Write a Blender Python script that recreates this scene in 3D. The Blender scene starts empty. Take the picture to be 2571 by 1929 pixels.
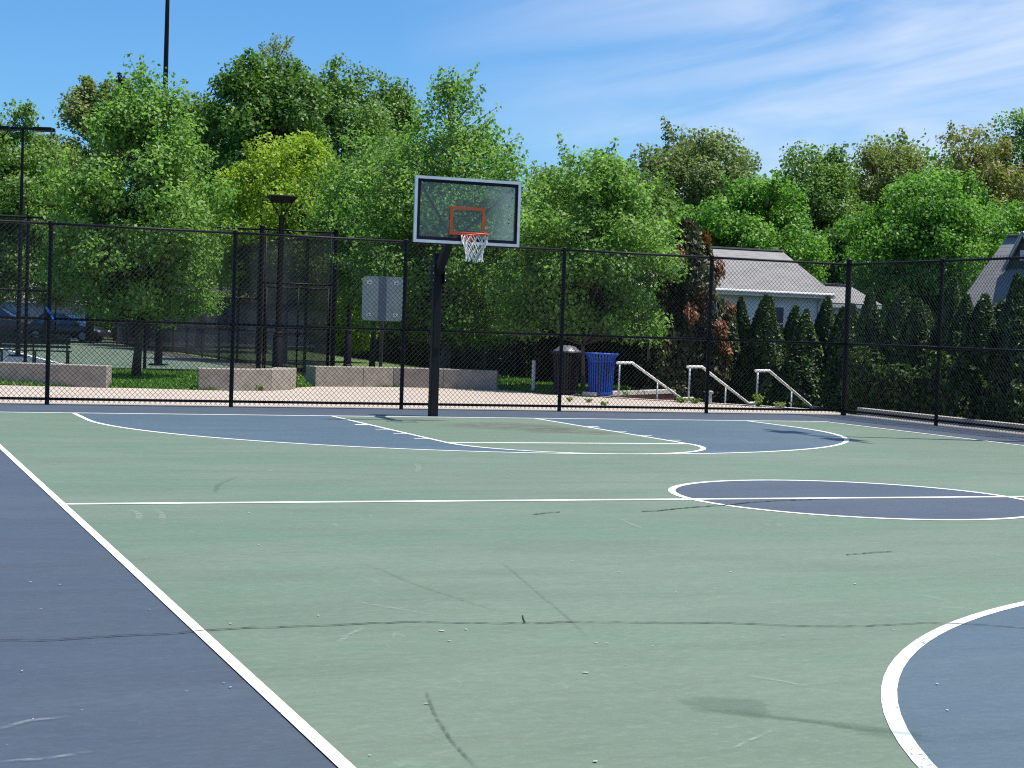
import bpy, math, random
import numpy as np
from mathutils import Vector, Matrix

scene = bpy.context.scene
COL = scene.collection
PI = math.pi
rad = math.radians

# ------------------------------------------------------------------ camera
PW, PH = 2571.0, 1929.0                      # photograph size in pixels
F, CX, CY, CZ = 4247.55, -9.385, -27.265, 1.6004
YAW, PITCH, ROLL = 0.37606, -0.03431, 0.033004
fw = Vector((math.sin(YAW) * math.cos(PITCH), math.cos(YAW) * math.cos(PITCH), math.sin(PITCH)))
rt = fw.cross(Vector((0, 0, 1))).normalized()
up = rt.cross(fw)
R_ = rt * math.cos(ROLL) + up * math.sin(ROLL)
U_ = -rt * math.sin(ROLL) + up * math.cos(ROLL)
CAM = Vector((CX, CY, CZ))
cd = bpy.data.cameras.new('camera')
cd.sensor_width = 36.0
cd.lens = F / PW * 36.0
cd.clip_start = 0.1
cd.clip_end = 2000.0
cam = bpy.data.objects.new('camera', cd)
m3 = Matrix((R_, U_, -fw)).transposed()
cam.matrix_world = Matrix.Translation(CAM) @ m3.to_4x4()
COL.objects.link(cam)
scene.camera = cam

# ------------------------------------------------------------------ sun, sky, exposure
SUN = Vector((0.345, -0.105, 1.0)).normalized()      # towards the sun
SUN_EL = math.asin(SUN.z)
SUN_AZ = math.atan2(SUN.x, SUN.y)
sl = bpy.data.lights.new('sun', 'SUN')
sl.energy = 5.0
sl.angle = rad(0.53)
sl.color = (1.0, 0.95, 0.87)
so = bpy.data.objects.new('sun', sl)
so.rotation_euler = (-SUN).to_track_quat('-Z', 'Y').to_euler()
so.location = (20, -20, 60)
COL.objects.link(so)

world = bpy.data.worlds.new('World')
scene.world = world
world.use_nodes = True
wn, wl = world.node_tree.nodes, world.node_tree.links
wn.clear()
w_out = wn.new('ShaderNodeOutputWorld')
w_bg = wn.new('ShaderNodeBackground')
w_sky = wn.new('ShaderNodeTexSky')
w_sky.sky_type = 'NISHITA'
w_sky.sun_disc = False
w_sky.sun_elevation = SUN_EL
w_sky.sun_rotation = SUN_AZ
w_sky.altitude = 0
w_sky.air_density = 1.0
w_sky.dust_density = 0.2
w_sky.ozone_density = 4.0
w_bg.inputs['Strength'].default_value = 0.084


def wmath(op, a, b=None):
    n = wn.new('ShaderNodeMath')
    n.operation = op
    for i, v in enumerate((a, b)):
        if v is None:
            continue
        if isinstance(v, (int, float)):
            n.inputs[i].default_value = v
        else:
            wl.new(v, n.inputs[i])
    return n.outputs[0]


w_tc = wn.new('ShaderNodeTexCoord')
w_sep = wn.new('ShaderNodeSeparateXYZ')
wl.new(w_tc.outputs['Generated'], w_sep.inputs[0])
az = wmath('ARCTAN2', w_sep.outputs[0], w_sep.outputs[1])
el = wmath('ARCSINE', w_sep.outputs[2])
# cirrus: long streaks that climb towards the right, in bands
vv = wmath('SUBTRACT', el, wmath('MULTIPLY', az, 0.20))
comb = wn.new('ShaderNodeCombineXYZ')
wl.new(wmath('MULTIPLY', az, 5.0), comb.inputs[0])
wl.new(wmath('MULTIPLY', vv, 24.0), comb.inputs[1])
comb.inputs[2].default_value = 3.7
n1 = wn.new('ShaderNodeTexNoise')
n1.inputs['Scale'].default_value = 1.0
n1.inputs['Detail'].default_value = 7.0
n1.inputs['Roughness'].default_value = 0.55
n1.inputs['Distortion'].default_value = 0.6
wl.new(comb.outputs[0], n1.inputs['Vector'])
comb2 = wn.new('ShaderNodeCombineXYZ')
wl.new(wmath('MULTIPLY', az, 1.6), comb2.inputs[0])
wl.new(wmath('MULTIPLY', vv, 4.0), comb2.inputs[1])
comb2.inputs[2].default_value = 1.3
n2 = wn.new('ShaderNodeTexNoise')
n2.inputs['Scale'].default_value = 1.0
n2.inputs['Detail'].default_value = 2.0
wl.new(comb2.outputs[0], n2.inputs['Vector'])
r1 = wn.new('ShaderNodeMapRange')
r1.inputs['From Min'].default_value = 0.30
r1.inputs['From Max'].default_value = 0.70
wl.new(n1.outputs['Fac'], r1.inputs['Value'])
r2 = wn.new('ShaderNodeMapRange')
r2.inputs['From Min'].default_value = 0.40
r2.inputs['From Max'].default_value = 0.60
wl.new(n2.outputs['Fac'], r2.inputs['Value'])
# cirrus sheet drifts in over the sunny side of the sky and thins out away from it
azm = wn.new('ShaderNodeMapRange')
azm.inputs['From Min'].default_value = 0.30
azm.inputs['From Max'].default_value = 0.60
wl.new(az, azm.inputs['Value'])
cl = wmath('MULTIPLY', wmath('MULTIPLY', r1.outputs[0], azm.outputs[0]), 0.86)
w_hue = wn.new('ShaderNodeMix')
w_hue.data_type = 'RGBA'
w_hue.blend_type = 'MULTIPLY'
w_hue.inputs['Factor'].default_value = 1.0
w_hue.inputs['B'].default_value = (0.56, 0.93, 1.24, 1)
wl.new(w_sky.outputs[0], w_hue.inputs['A'])
w_mix = wn.new('ShaderNodeMix')
w_mix.data_type = 'RGBA'
wl.new(cl, w_mix.inputs['Factor'])
wl.new(w_hue.outputs['Result'], w_mix.inputs['A'])
w_mix.inputs['B'].default_value = (6.9, 7.7, 9.1, 1)
wl.new(w_mix.outputs['Result'], w_bg.inputs['Color'])
wl.new(w_bg.outputs[0], w_out.inputs['Surface'])

scene.view_settings.view_transform = 'Standard'
scene.view_settings.look = 'None'
scene.view_settings.exposure = 0.48
scene.view_settings.gamma = 1.0
scene.view_settings.use_curve_mapping = False
scene.render.engine = 'CYCLES'
scene.cycles.use_denoising = False
scene.cycles.max_bounces = 6
scene.cycles.transparent_max_bounces = 12
scene.cycles.caustics_reflective = False
scene.cycles.caustics_refractive = False
scene.cycles.pixel_filter_type = 'BLACKMAN_HARRIS'
scene.cycles.filter_width = 1.15


# ------------------------------------------------------------------ photo pixel -> place
def ray(px, py):
    return fw + R_ * ((px - PW / 2) / F) - U_ * ((py - PH / 2) / F)


def on(px, py, z=0.0):
    d = ray(px, py)
    return CAM + d * ((z - CZ) / d.z)


def at(px, py, depth):
    return CAM + ray(px, py) * depth


def xy(px, py, depth, z=0.0):
    p = at(px, py, depth)
    return Vector((p.x, p.y, z))


# ------------------------------------------------------------------ materials
MATS = {}


def mat(name, color, rough=0.7, color2=None, scale=4.0, detail=6.0, amount=1.0, metallic=0.0, spec=0.5,
        bump=0.0, bump_scale=40.0, stretch=None, lo=0.35, hi=0.65):
    """procedural surface: two colours mixed by noise in object or world space, with fine relief"""
    if name in MATS:
        return MATS[name]
    m = bpy.data.materials.new(name)
    m.use_nodes = True
    nt = m.node_tree
    b = nt.nodes['Principled BSDF']
    b.inputs['Roughness'].default_value = rough
    b.inputs['Metallic'].default_value = metallic
    b.inputs['Specular IOR Level'].default_value = spec
    b.inputs['Base Color'].default_value = (*color, 1)
    g = nt.nodes.new('ShaderNodeNewGeometry')
    vec = g.outputs['Position']
    if stretch:
        mp = nt.nodes.new('ShaderNodeMapping')
        mp.inputs['Scale'].default_value = stretch
        nt.links.new(vec, mp.inputs['Vector'])
        vec = mp.outputs[0]
    if color2 is None:
        color2 = tuple(c * 0.78 for c in color)
    n = nt.nodes.new('ShaderNodeTexNoise')
    n.inputs['Scale'].default_value = scale
    n.inputs['Detail'].default_value = detail
    n.inputs['Roughness'].default_value = 0.6
    nt.links.new(vec, n.inputs['Vector'])
    mr = nt.nodes.new('ShaderNodeMapRange')
    mr.inputs['From Min'].default_value = lo
    mr.inputs['From Max'].default_value = hi
    mr.inputs['To Max'].default_value = amount
    nt.links.new(n.outputs['Fac'], mr.inputs['Value'])
    mx = nt.nodes.new('ShaderNodeMix')
    mx.data_type = 'RGBA'
    mx.inputs['A'].default_value = (*color, 1)
    mx.inputs['B'].default_value = (*color2, 1)
    nt.links.new(mr.outputs[0], mx.inputs['Factor'])
    nt.links.new(mx.outputs['Result'], b.inputs['Base Color'])
    if bump > 0:
        n2_ = nt.nodes.new('ShaderNodeTexNoise')
        n2_.inputs['Scale'].default_value = bump_scale
        n2_.inputs['Detail'].default_value = 4
        nt.links.new(g.outputs['Position'], n2_.inputs['Vector'])
        bp = nt.nodes.new('ShaderNodeBump')
        bp.inputs['Strength'].default_value = bump
        bp.inputs['Distance'].default_value = 0.01
        nt.links.new(n2_.outputs['Fac'], bp.inputs['Height'])
        nt.links.new(bp.outputs[0], b.inputs['Normal'])
    MATS[name] = m
    return m


def court_mat(name, base, worn, dark):
    """acrylic sports coating: cloudy wear, squeegee streaks, pale grit specks and scratches"""
    m = bpy.data.materials.new(name)
    m.use_nodes = True
    nt = m.node_tree
    N, L = nt.nodes, nt.links
    b = N['Principled BSDF']
    b.inputs['Roughness'].default_value = 0.62
    b.inputs['Specular IOR Level'].default_value = 0.5
    b.inputs['Sheen Weight'].default_value = 0.10
    b.inputs['Sheen Roughness'].default_value = 0.5
    g = N.new('ShaderNodeNewGeometry')

    def noise(scale, detail, st=(1, 1, 1), rough=0.6, rot=0.0, dist=0.0):
        mp = N.new('ShaderNodeMapping')
        mp.inputs['Scale'].default_value = st
        mp.inputs['Rotation'].default_value = (0, 0, rot)
        L.new(g.outputs['Position'], mp.inputs['Vector'])
        n = N.new('ShaderNodeTexNoise')
        n.inputs['Scale'].default_value = scale
        n.inputs['Detail'].default_value = detail
        n.inputs['Roughness'].default_value = rough
        n.inputs['Distortion'].default_value = dist
        L.new(mp.outputs[0], n.inputs['Vector'])
        return n.outputs['Fac']

    def rng(v, a, c, to=1.0):
        r = N.new('ShaderNodeMapRange')
        r.inputs['From Min'].default_value = a
        r.inputs['From Max'].default_value = c
        r.inputs['To Max'].default_value = to
        L.new(v, r.inputs['Value'])
        return r.outputs[0]

    def mix(f, a, c, mode='MIX'):
        x = N.new('ShaderNodeMix')
        x.data_type = 'RGBA'
        x.blend_type = mode
        if isinstance(f, float):
            x.inputs['Factor'].default_value = f
        else:
            L.new(f, x.inputs['Factor'])
        for k, v in (('A', a), ('B', c)):
            if isinstance(v, tuple):
                x.inputs[k].default_value = (*v, 1)
            else:
                L.new(v, x.inputs[k])
        return x.outputs['Result']
    # the coating is drawn on along the baseline direction, so the wear lies in faint bands
    c = mix(rng(noise(0.42, 8, (0.6, 1.2, 1), 0.68), 0.42, 0.58), base, worn)
    c = mix(rng(noise(0.17, 4, (1, 1, 1), 0.6, 0.4), 0.50, 0.66, 0.45), c, dark)
    c = mix(rng(noise(1.1, 7, (0.45, 1.9, 1), 0.65, -0.35), 0.45, 0.66, 0.75), c, dark)
    c = mix(rng(noise(3.2, 6, (0.30, 2.2, 1), 0.7, -0.35), 0.46, 0.66, 0.60), c, worn)
    c = mix(rng(noise(9.0, 5, (0.30, 1.6, 1), 0.7, -0.35), 0.46, 0.70, 0.45), c, base)
    c = mix(rng(noise(16, 6, (0.55, 1.0, 1), 0.75, -0.35), 0.42, 0.66, 0.55), c, dark)
    c = mix(rng(noise(24, 5, (0.6, 1.0, 1), 0.75, -0.35), 0.50, 0.72, 0.50), c, tuple(min(1, x * 1.35) for x in worn))
    c = mix(rng(noise(70, 3, (1, 1, 1), 0.7), 0.35, 0.7, 0.35), c, dark)
    # pale specks of grit
    vo = N.new('ShaderNodeTexVoronoi')
    vo.inputs['Scale'].default_value = 6.5
    L.new(g.outputs['Position'], vo.inputs['Vector'])
    sepc = N.new('ShaderNodeSeparateColor')
    L.new(vo.outputs['Color'], sepc.inputs[0])
    lim = N.new('ShaderNodeMath')
    lim.operation = 'MULTIPLY'
    L.new(sepc.outputs[0], lim.inputs[0])
    lim.inputs[1].default_value = 0.060
    sub = N.new('ShaderNodeMath')
    sub.operation = 'SUBTRACT'
    L.new(lim.outputs[0], sub.inputs[0])
    L.new(vo.outputs['Distance'], sub.inputs[1])
    c = mix(rng(sub.outputs[0], 0.012, 0.022, 0.5), c, tuple(min(1, x * 1.5 + 0.16) for x in worn))
    vo2 = N.new('ShaderNodeTexVoronoi')
    vo2.inputs['Scale'].default_value = 3.1
    mpv = N.new('ShaderNodeMapping')
    mpv.inputs['Location'].default_value = (3.3, 7.7, 0)
    L.new(g.outputs['Position'], mpv.inputs['Vector'])
    L.new(mpv.outputs[0], vo2.inputs['Vector'])
    sepd = N.new('ShaderNodeSeparateColor')
    L.new(vo2.outputs['Color'], sepd.inputs[0])
    lim2 = N.new('ShaderNodeMath')
    lim2.operation = 'MULTIPLY'
    L.new(sepd.outputs[1], lim2.inputs[0])
    lim2.inputs[1].default_value = 0.05
    sub2 = N.new('ShaderNodeMath')
    sub2.operation = 'SUBTRACT'
    L.new(lim2.outputs[0], sub2.inputs[0])
    L.new(vo2.outputs['Distance'], sub2.inputs[1])
    c = mix(rng(sub2.outputs[0], 0.012, 0.022, 0.6), c, tuple(x * 0.4 for x in dark))
    # light scratches: thin wavy contour lines of a stretched noise, only here and there
    sc_ = noise(1.3, 2, (1.0, 0.22, 1), 0.4, 0.55, 1.2)
    ab = N.new('ShaderNodeMath')
    ab.operation = 'SUBTRACT'
    L.new(sc_, ab.inputs[0])
    ab.inputs[1].default_value = 0.5
    ab2 = N.new('ShaderNodeMath')
    ab2.operation = 'ABSOLUTE'
    L.new(ab.outputs[0], ab2.inputs[0])
    line = rng(ab2.outputs[0], 0.0030, 0.0008, 1.0)
    gate = rng(noise(1.7, 3), 0.56, 0.66, 0.22)
    mm = N.new('ShaderNodeMath')
    mm.operation = 'MULTIPLY'
    L.new(line, mm.inputs[0])
    L.new(gate, mm.inputs[1])
    c = mix(mm.outputs[0], c, tuple(min(1, x * 1.3 + 0.12) for x in worn))
    L.new(c, b.inputs['Base Color'])
    bp = N.new('ShaderNodeBump')
    bp.inputs['Strength'].default_value = 0.35
    bp.inputs['Distance'].default_value = 0.004
    L.new(noise(220, 3), bp.inputs['Height'])
    L.new(bp.outputs[0], b.inputs['Normal'])
    MATS[name] = m
    return m


def leaf_mat(name, ca, cb, trans=0.35, rough=0.5, spec=0.35):
    m = bpy.data.materials.new(name)
    m.use_nodes = True
    nt = m.node_tree
    N, L = nt.nodes, nt.links
    b = N['Principled BSDF']
    b.inputs['Roughness'].default_value = rough
    b.inputs['Specular IOR Level'].default_value = spec
    at_ = N.new('ShaderNodeAttribute')
    at_.attribute_name = 'tint'
    mx = N.new('ShaderNodeMix')
    mx.data_type = 'RGBA'
    mx.inputs['A'].default_value = (*ca, 1)
    mx.inputs['B'].default_value = (*cb, 1)
    L.new(at_.outputs['Fac'], mx.inputs['Factor'])
    L.new(mx.outputs['Result'], b.inputs['Base Color'])
    t = N.new('ShaderNodeBsdfTranslucent')
    tm = N.new('ShaderNodeMix')
    tm.data_type = 'RGBA'
    tm.blend_type = 'MULTIPLY'
    tm.inputs['Factor'].default_value = 1
    L.new(mx.outputs['Result'], tm.inputs['A'])
    tm.inputs['B'].default_value = (1.25, 1.5, 0.75, 1)
    L.new(tm.outputs['Result'], t.inputs['Color'])
    ms = N.new('ShaderNodeMixShader')
    ms.inputs[0].default_value = trans
    L.new(b.outputs[0], ms.inputs[1])
    L.new(t.outputs[0], ms.inputs[2])
    L.new(ms.outputs[0], N['Material Output'].inputs['Surface'])
    MATS[name] = m
    return m


def stain_mat(name, color, alpha, rough=0.8, soft=None, edge=False):
    """thin mark on the coating; patchy cover so the paint below shows through"""
    m = bpy.data.materials.new(name)
    m.use_nodes = True
    nt = m.node_tree
    N, L = nt.nodes, nt.links
    b = N['Principled BSDF']
    b.inputs['Base Color'].default_value = (*color, 1)
    b.inputs['Roughness'].default_value = rough
    b.inputs['Specular IOR Level'].default_value = 0.3
    tr = N.new('ShaderNodeBsdfTransparent')
    ms = N.new('ShaderNodeMixShader')
    g = N.new('ShaderNodeNewGeometry')
    n = N.new('ShaderNodeTexNoise')
    n.inputs['Scale'].default_value = soft or 9.0
    n.inputs['Detail'].default_value = 6
    n.inputs['Roughness'].default_value = 0.65
    L.new(g.outputs['Position'], n.inputs['Vector'])
    r = N.new('ShaderNodeMapRange')
    r.inputs['From Min'].default_value = 0.36
    r.inputs['From Max'].default_value = 0.62
    r.inputs['To Max'].default_value = alpha
    L.new(n.outputs['Fac'], r.inputs['Value'])
    at_ = N.new('ShaderNodeAttribute')
    at_.attribute_name = 'cover'
    mu = N.new('ShaderNodeMath')
    mu.operation = 'MULTIPLY'
    L.new(r.outputs[0], mu.inputs[0])
    L.new(at_.outputs['Fac'], mu.inputs[1])
    if edge:
        # dried outline: cover and noise added, then cut at a narrow step
        sm = N.new('ShaderNodeMath')
        sm.operation = 'MULTIPLY_ADD'
        L.new(at_.outputs['Fac'], sm.inputs[0])
        sm.inputs[1].default_value = 0.42
        L.new(n.outputs['Fac'], sm.inputs[2])
        r.inputs['From Min'].default_value = 0.70
        r.inputs['From Max'].default_value = 0.82
        L.new(sm.outputs[0], r.inputs['Value'])
    L.new(mu.outputs[0], ms.inputs[0])
    L.new(tr.outputs[0], ms.inputs[1])
    L.new(b.outputs[0], ms.inputs[2])
    L.new(ms.outputs[0], N['Material Output'].inputs['Surface'])
    MATS[name] = m
    return m


court_mat('court_green', (0.080, 0.160, 0.090), (0.134, 0.182, 0.124), (0.090, 0.118, 0.076))
court_mat('court_blue', (0.026, 0.049, 0.084), (0.048, 0.069, 0.094), (0.030, 0.038, 0.052))
court_mat('court_zone', (0.034, 0.078, 0.114), (0.062, 0.104, 0.130), (0.036, 0.062, 0.084))


def line_mat(name, color, color2, chip):
    """road paint: uneven whites, and chips where the coating below shows through"""
    m = mat(name, color, 0.7, color2, 10, 9, 0.8, bump=0.2, bump_scale=200, lo=0.42, hi=0.72)
    nt = m.node_tree
    N, L = nt.nodes, nt.links
    g = N.new('ShaderNodeNewGeometry')
    n = N.new('ShaderNodeTexNoise')
    n.inputs['Scale'].default_value = 38
    n.inputs['Detail'].default_value = 6
    n.inputs['Roughness'].default_value = 0.72
    L.new(g.outputs['Position'], n.inputs['Vector'])
    n2 = N.new('ShaderNodeTexNoise')
    n2.inputs['Scale'].default_value = 2.3
    n2.inputs['Detail'].default_value = 4
    L.new(g.outputs['Position'], n2.inputs['Vector'])
    ad = N.new('ShaderNodeMath')
    ad.operation = 'MULTIPLY_ADD'
    L.new(n2.outputs['Fac'], ad.inputs[0])
    ad.inputs[1].default_value = 0.6
    L.new(n.outputs['Fac'], ad.inputs[2])
    r = N.new('ShaderNodeMapRange')
    r.inputs['From Min'].default_value = chip
    r.inputs['From Max'].default_value = chip + 0.05
    r.inputs['To Max'].default_value = 0.75
    L.new(ad.outputs[0], r.inputs['Value'])
    tr = N.new('ShaderNodeBsdfTransparent')
    ms = N.new('ShaderNodeMixShader')
    L.new(r.outputs[0], ms.inputs[0])
    L.new(N['Principled BSDF'].outputs[0], ms.inputs[1])
    L.new(tr.outputs[0], ms.inputs[2])
    L.new(ms.outputs[0], N['Material Output'].inputs['Surface'])
    return m


M_LINE = line_mat('line_paint', (0.76, 0.76, 0.75), (0.52, 0.55, 0.56), 0.98)
M_LINE_OLD = line_mat('line_paint_worn', (0.64, 0.68, 0.70), (0.40, 0.47, 0.51), 0.93)
M_BLACK = mat('black_vinyl', (0.005, 0.006, 0.009), 0.55, (0.009, 0.010, 0.014), 14, spec=0.22)
M_WIRE = mat('black_wire', (0.008, 0.009, 0.013), 0.40, (0.014, 0.015, 0.019), 14, spec=0.4)
M_POLE = mat('black_paint', (0.007, 0.008, 0.012), 0.55, (0.010, 0.010, 0.013), 6, spec=0.22)
M_ALU = mat('board_frame', (0.60, 0.66, 0.72), 0.42, (0.50, 0.56, 0.62), 8)
M_NAVY = mat('board_border', (0.005, 0.006, 0.022), 0.6, spec=0.2)
M_RIM = mat('rim_orange', (0.75, 0.085, 0.020), 0.45, (0.55, 0.06, 0.02), 20)
M_SQUARE = mat('target_orange', (0.42, 0.080, 0.022), 0.6)
M_NET = mat('net_cord', (0.80, 0.80, 0.80), 0.8)
M_STEEL = mat('galvanised_steel', (0.45, 0.47, 0.50), 0.45, (0.33, 0.35, 0.38), 9, metallic=0.5)
M_RAIL = mat('handrail_paint', (0.86, 0.85, 0.83), 0.40, (0.72, 0.71, 0.69), 9)
M_CONC = mat('seat_wall_concrete', (0.34, 0.30, 0.255), 0.85, (0.22, 0.195, 0.168), 5, 8, 0.8, bump=0.5, bump_scale=60)
M_KERB = mat('kerb_concrete', (0.55, 0.52, 0.47), 0.85, (0.42, 0.39, 0.35), 3, 8, 0.8, bump=0.4, bump_scale=60)
M_GRAVEL = mat('gravel', (0.30, 0.28, 0.26), 0.95, (0.10, 0.10, 0.09), 30, 4, 1.0, bump=0.9, bump_scale=70)
M_BLUE = mat('blue_enamel', (0.008, 0.070, 0.400), 0.40, (0.007, 0.055, 0.33), 8, spec=0.4)
M_BINBLACK = mat('black_enamel', (0.007, 0.007, 0.009), 0.45, (0.012, 0.012, 0.014), 8, spec=0.3)
M_LID = mat('lid_grey', (0.13, 0.135, 0.15), 0.35)
M_TRUNK = mat('bark', (0.10, 0.085, 0.070), 0.9, (0.045, 0.038, 0.032), 12, 8, 1.0, bump=0.8, bump_scale=40, stretch=(1, 1, 0.3))
M_TRUNK_PALE = mat('bark_pale', (0.22, 0.20, 0.175), 0.9, (0.09, 0.08, 0.07), 10, 8, 1.0, bump=0.7, bump_scale=40, stretch=(1, 1, 0.4))
M_LAWN = mat('lawn_soil', (0.085, 0.150, 0.030), 0.95, (0.060, 0.100, 0.024), 1.5, 8, 1.0)
M_LOW = mat('low_ground', (0.030, 0.045, 0.016), 0.95, (0.045, 0.042, 0.026), 0.6, 6, 1.0)
M_BROWN = mat('clay_strip', (0.22, 0.16, 0.125), 0.95, (0.15, 0.11, 0.09), 3)
M_ASPH = mat('asphalt', (0.060, 0.060, 0.062), 0.9, (0.045, 0.045, 0.047), 8)
M_SIGN = mat('sign_metal', (0.36, 0.41, 0.41), 0.5, (0.30, 0.34, 0.35), 3, metallic=0.2)
M_SIGN2 = mat('sign_shade', (0.14, 0.17, 0.24), 0.5)  # darker tone for the soft shade drawn on the sign
M_WHITE = mat('white_plate', (0.80, 0.80, 0.80), 0.5)
M_BENCH = mat('bench_green', (0.014, 0.028, 0.022), 0.5)
M_SIDING = mat('white_siding', (0.66, 0.69, 0.73), 0.6, (0.58, 0.61, 0.65), 2)
M_SIDING_G = mat('grey_siding', (0.30, 0.31, 0.32), 0.75, (0.24, 0.25, 0.26), 3)
M_TRIM = mat('white_trim', (0.78, 0.77, 0.75), 0.55)
M_WINDOW = mat('window_glass', (0.045, 0.06, 0.085), 0.12, (0.07, 0.09, 0.12), 1.5, spec=0.8)
M_BRICK = mat('red_brick', (0.30, 0.145, 0.100), 0.9, (0.20, 0.09, 0.065), 8)
M_CARGLASS = mat('car_glass', (0.035, 0.130, 0.300), 0.08, spec=1.0)  # blue base colour carries the sky mirrored in the windscreen
M_CAR = mat('car_paint', (0.010, 0.014, 0.030), 0.16, (0.012, 0.016, 0.034), 3, spec=0.8)
M_CAR2 = mat('car_paint_grey', (0.055, 0.060, 0.075), 0.2, spec=0.8)
M_TYRE = mat('tyre', (0.012, 0.012, 0.012), 0.9)
M_TAIL = mat('tail_light', (0.45, 0.01, 0.01), 0.25)
M_HEAD = mat('head_light', (0.85, 0.86, 0.88), 0.1, spec=1.0)
M_TAPE = mat('blue_tape', (0.02, 0.16, 0.65), 0.5)
M_CRACK = mat('crack_dark', (0.012, 0.014, 0.012), 0.95)
M_SPECK = mat('dropping', (0.38, 0.41, 0.37), 0.9)
M_DEAD = mat('dead_wood', (0.10, 0.06, 0.04), 0.9)


def shingle_mat(name, a, b):
    m = mat(name, a, 0.9, b, 2.2, 7, 1.0, bump=0.4, bump_scale=30)
    return m


M_SHINGLE = shingle_mat('roof_shingle', (0.245, 0.240, 0.240), (0.190, 0.186, 0.186))
M_SHINGLE2 = shingle_mat('roof_shingle_b', (0.265, 0.258, 0.255), (0.205, 0.20, 0.198))


def paver_mat():
    m = bpy.data.materials.new('brick_pavers')
    m.use_nodes = True
    nt = m.node_tree
    N, L = nt.nodes, nt.links
    b = N['Principled BSDF']
    b.inputs['Roughness'].default_value = 0.9
    g = N.new('ShaderNodeNewGeometry')
    br = N.new('ShaderNodeTexBrick')
    br.inputs['Scale'].default_value = 1.0
    br.inputs['Brick Width'].default_value = 0.21
    br.inputs['Row Height'].default_value = 0.105
    br.inputs['Mortar Size'].default_value = 0.008
    br.inputs['Color1'].default_value = (0.49, 0.425, 0.365, 1)
    br.inputs['Color2'].default_value = (0.42, 0.355, 0.30, 1)
    br.inputs['Mortar'].default_value = (0.29, 0.25, 0.21, 1)
    L.new(g.outputs['Position'], br.inputs['Vector'])
    n = N.new('ShaderNodeTexNoise')
    n.inputs['Scale'].default_value = 1.2
    n.inputs['Detail'].default_value = 7
    L.new(g.outputs['Position'], n.inputs['Vector'])
    mx = N.new('ShaderNodeMix')
    mx.data_type = 'RGBA'
    mx.blend_type = 'MULTIPLY'
    r = N.new('ShaderNodeMapRange')
    r.inputs['From Min'].default_value = 0.4
    r.inputs['From Max'].default_value = 0.7
    r.inputs['To Max'].default_value = 0.6
    L.new(n.outputs['Fac'], r.inputs['Value'])
    L.new(r.outputs[0], mx.inputs['Factor'])
    L.new(br.outputs['Color'], mx.inputs['A'])
    mx.inputs['B'].default_value = (0.84, 0.82, 0.80, 1)
    L.new(mx.outputs['Result'], b.inputs['Base Color'])
    MATS['brick_pavers'] = m
    return m


M_PAVER = paver_mat()


def glass_mat():
    """backboard sheet: mostly clear, a whitish reflection painted in, mirrors a little"""
    m = bpy.data.materials.new('board_glass')
    m.use_nodes = True
    nt = m.node_tree
    N, L = nt.nodes, nt.links
    b = N['Principled BSDF']
    b.inputs['Base Color'].default_value = (0.50, 0.58, 0.54, 1)
    b.inputs['Roughness'].default_value = 0.35
    tr = N.new('ShaderNodeBsdfTransparent')
    tr.inputs['Color'].default_value = (0.84, 0.90, 0.87, 1)
    gl = N.new('ShaderNodeBsdfGlossy')
    gl.inputs['Roughness'].default_value = 0.05
    lw = N.new('ShaderNodeFresnel')
    lw.inputs['IOR'].default_value = 1.45
    # milky haze: a pale reflection painted in towards one end of the sheet
    g = N.new('ShaderNodeTexCoord')
    sx = N.new('ShaderNodeSeparateXYZ')
    L.new(g.outputs['Object'], sx.inputs[0])
    n = N.new('ShaderNodeTexNoise')
    n.inputs['Scale'].default_value = 3.0
    n.inputs['Detail'].default_value = 6
    L.new(g.outputs['Object'], n.inputs['Vector'])
    ad = N.new('ShaderNodeMath')
    ad.operation = 'MULTIPLY_ADD'
    L.new(n.outputs['Fac'], ad.inputs[0])
    ad.inputs[1].default_value = 0.35
    L.new(sx.outputs[0], ad.inputs[2])
    r = N.new('ShaderNodeMapRange')
    r.inputs['From Min'].default_value = 0.45
    r.inputs['From Max'].default_value = 0.85
    r.inputs['To Min'].default_value = 0.05
    r.inputs['To Max'].default_value = 0.40
    L.new(ad.outputs[0], r.inputs['Value'])
    ms = N.new('ShaderNodeMixShader')
    L.new(r.outputs[0], ms.inputs[0])
    L.new(tr.outputs[0], ms.inputs[1])
    L.new(b.outputs[0], ms.inputs[2])
    ms2 = N.new('ShaderNodeMixShader')
    L.new(lw.outputs[0], ms2.inputs[0])
    L.new(ms.outputs[0], ms2.inputs[1])
    L.new(gl.outputs[0], ms2.inputs[2])
    L.new(ms2.outputs[0], N['Material Output'].inputs['Surface'])
    MATS['board_glass'] = m
    return m


M_GLASS = glass_mat()


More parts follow.
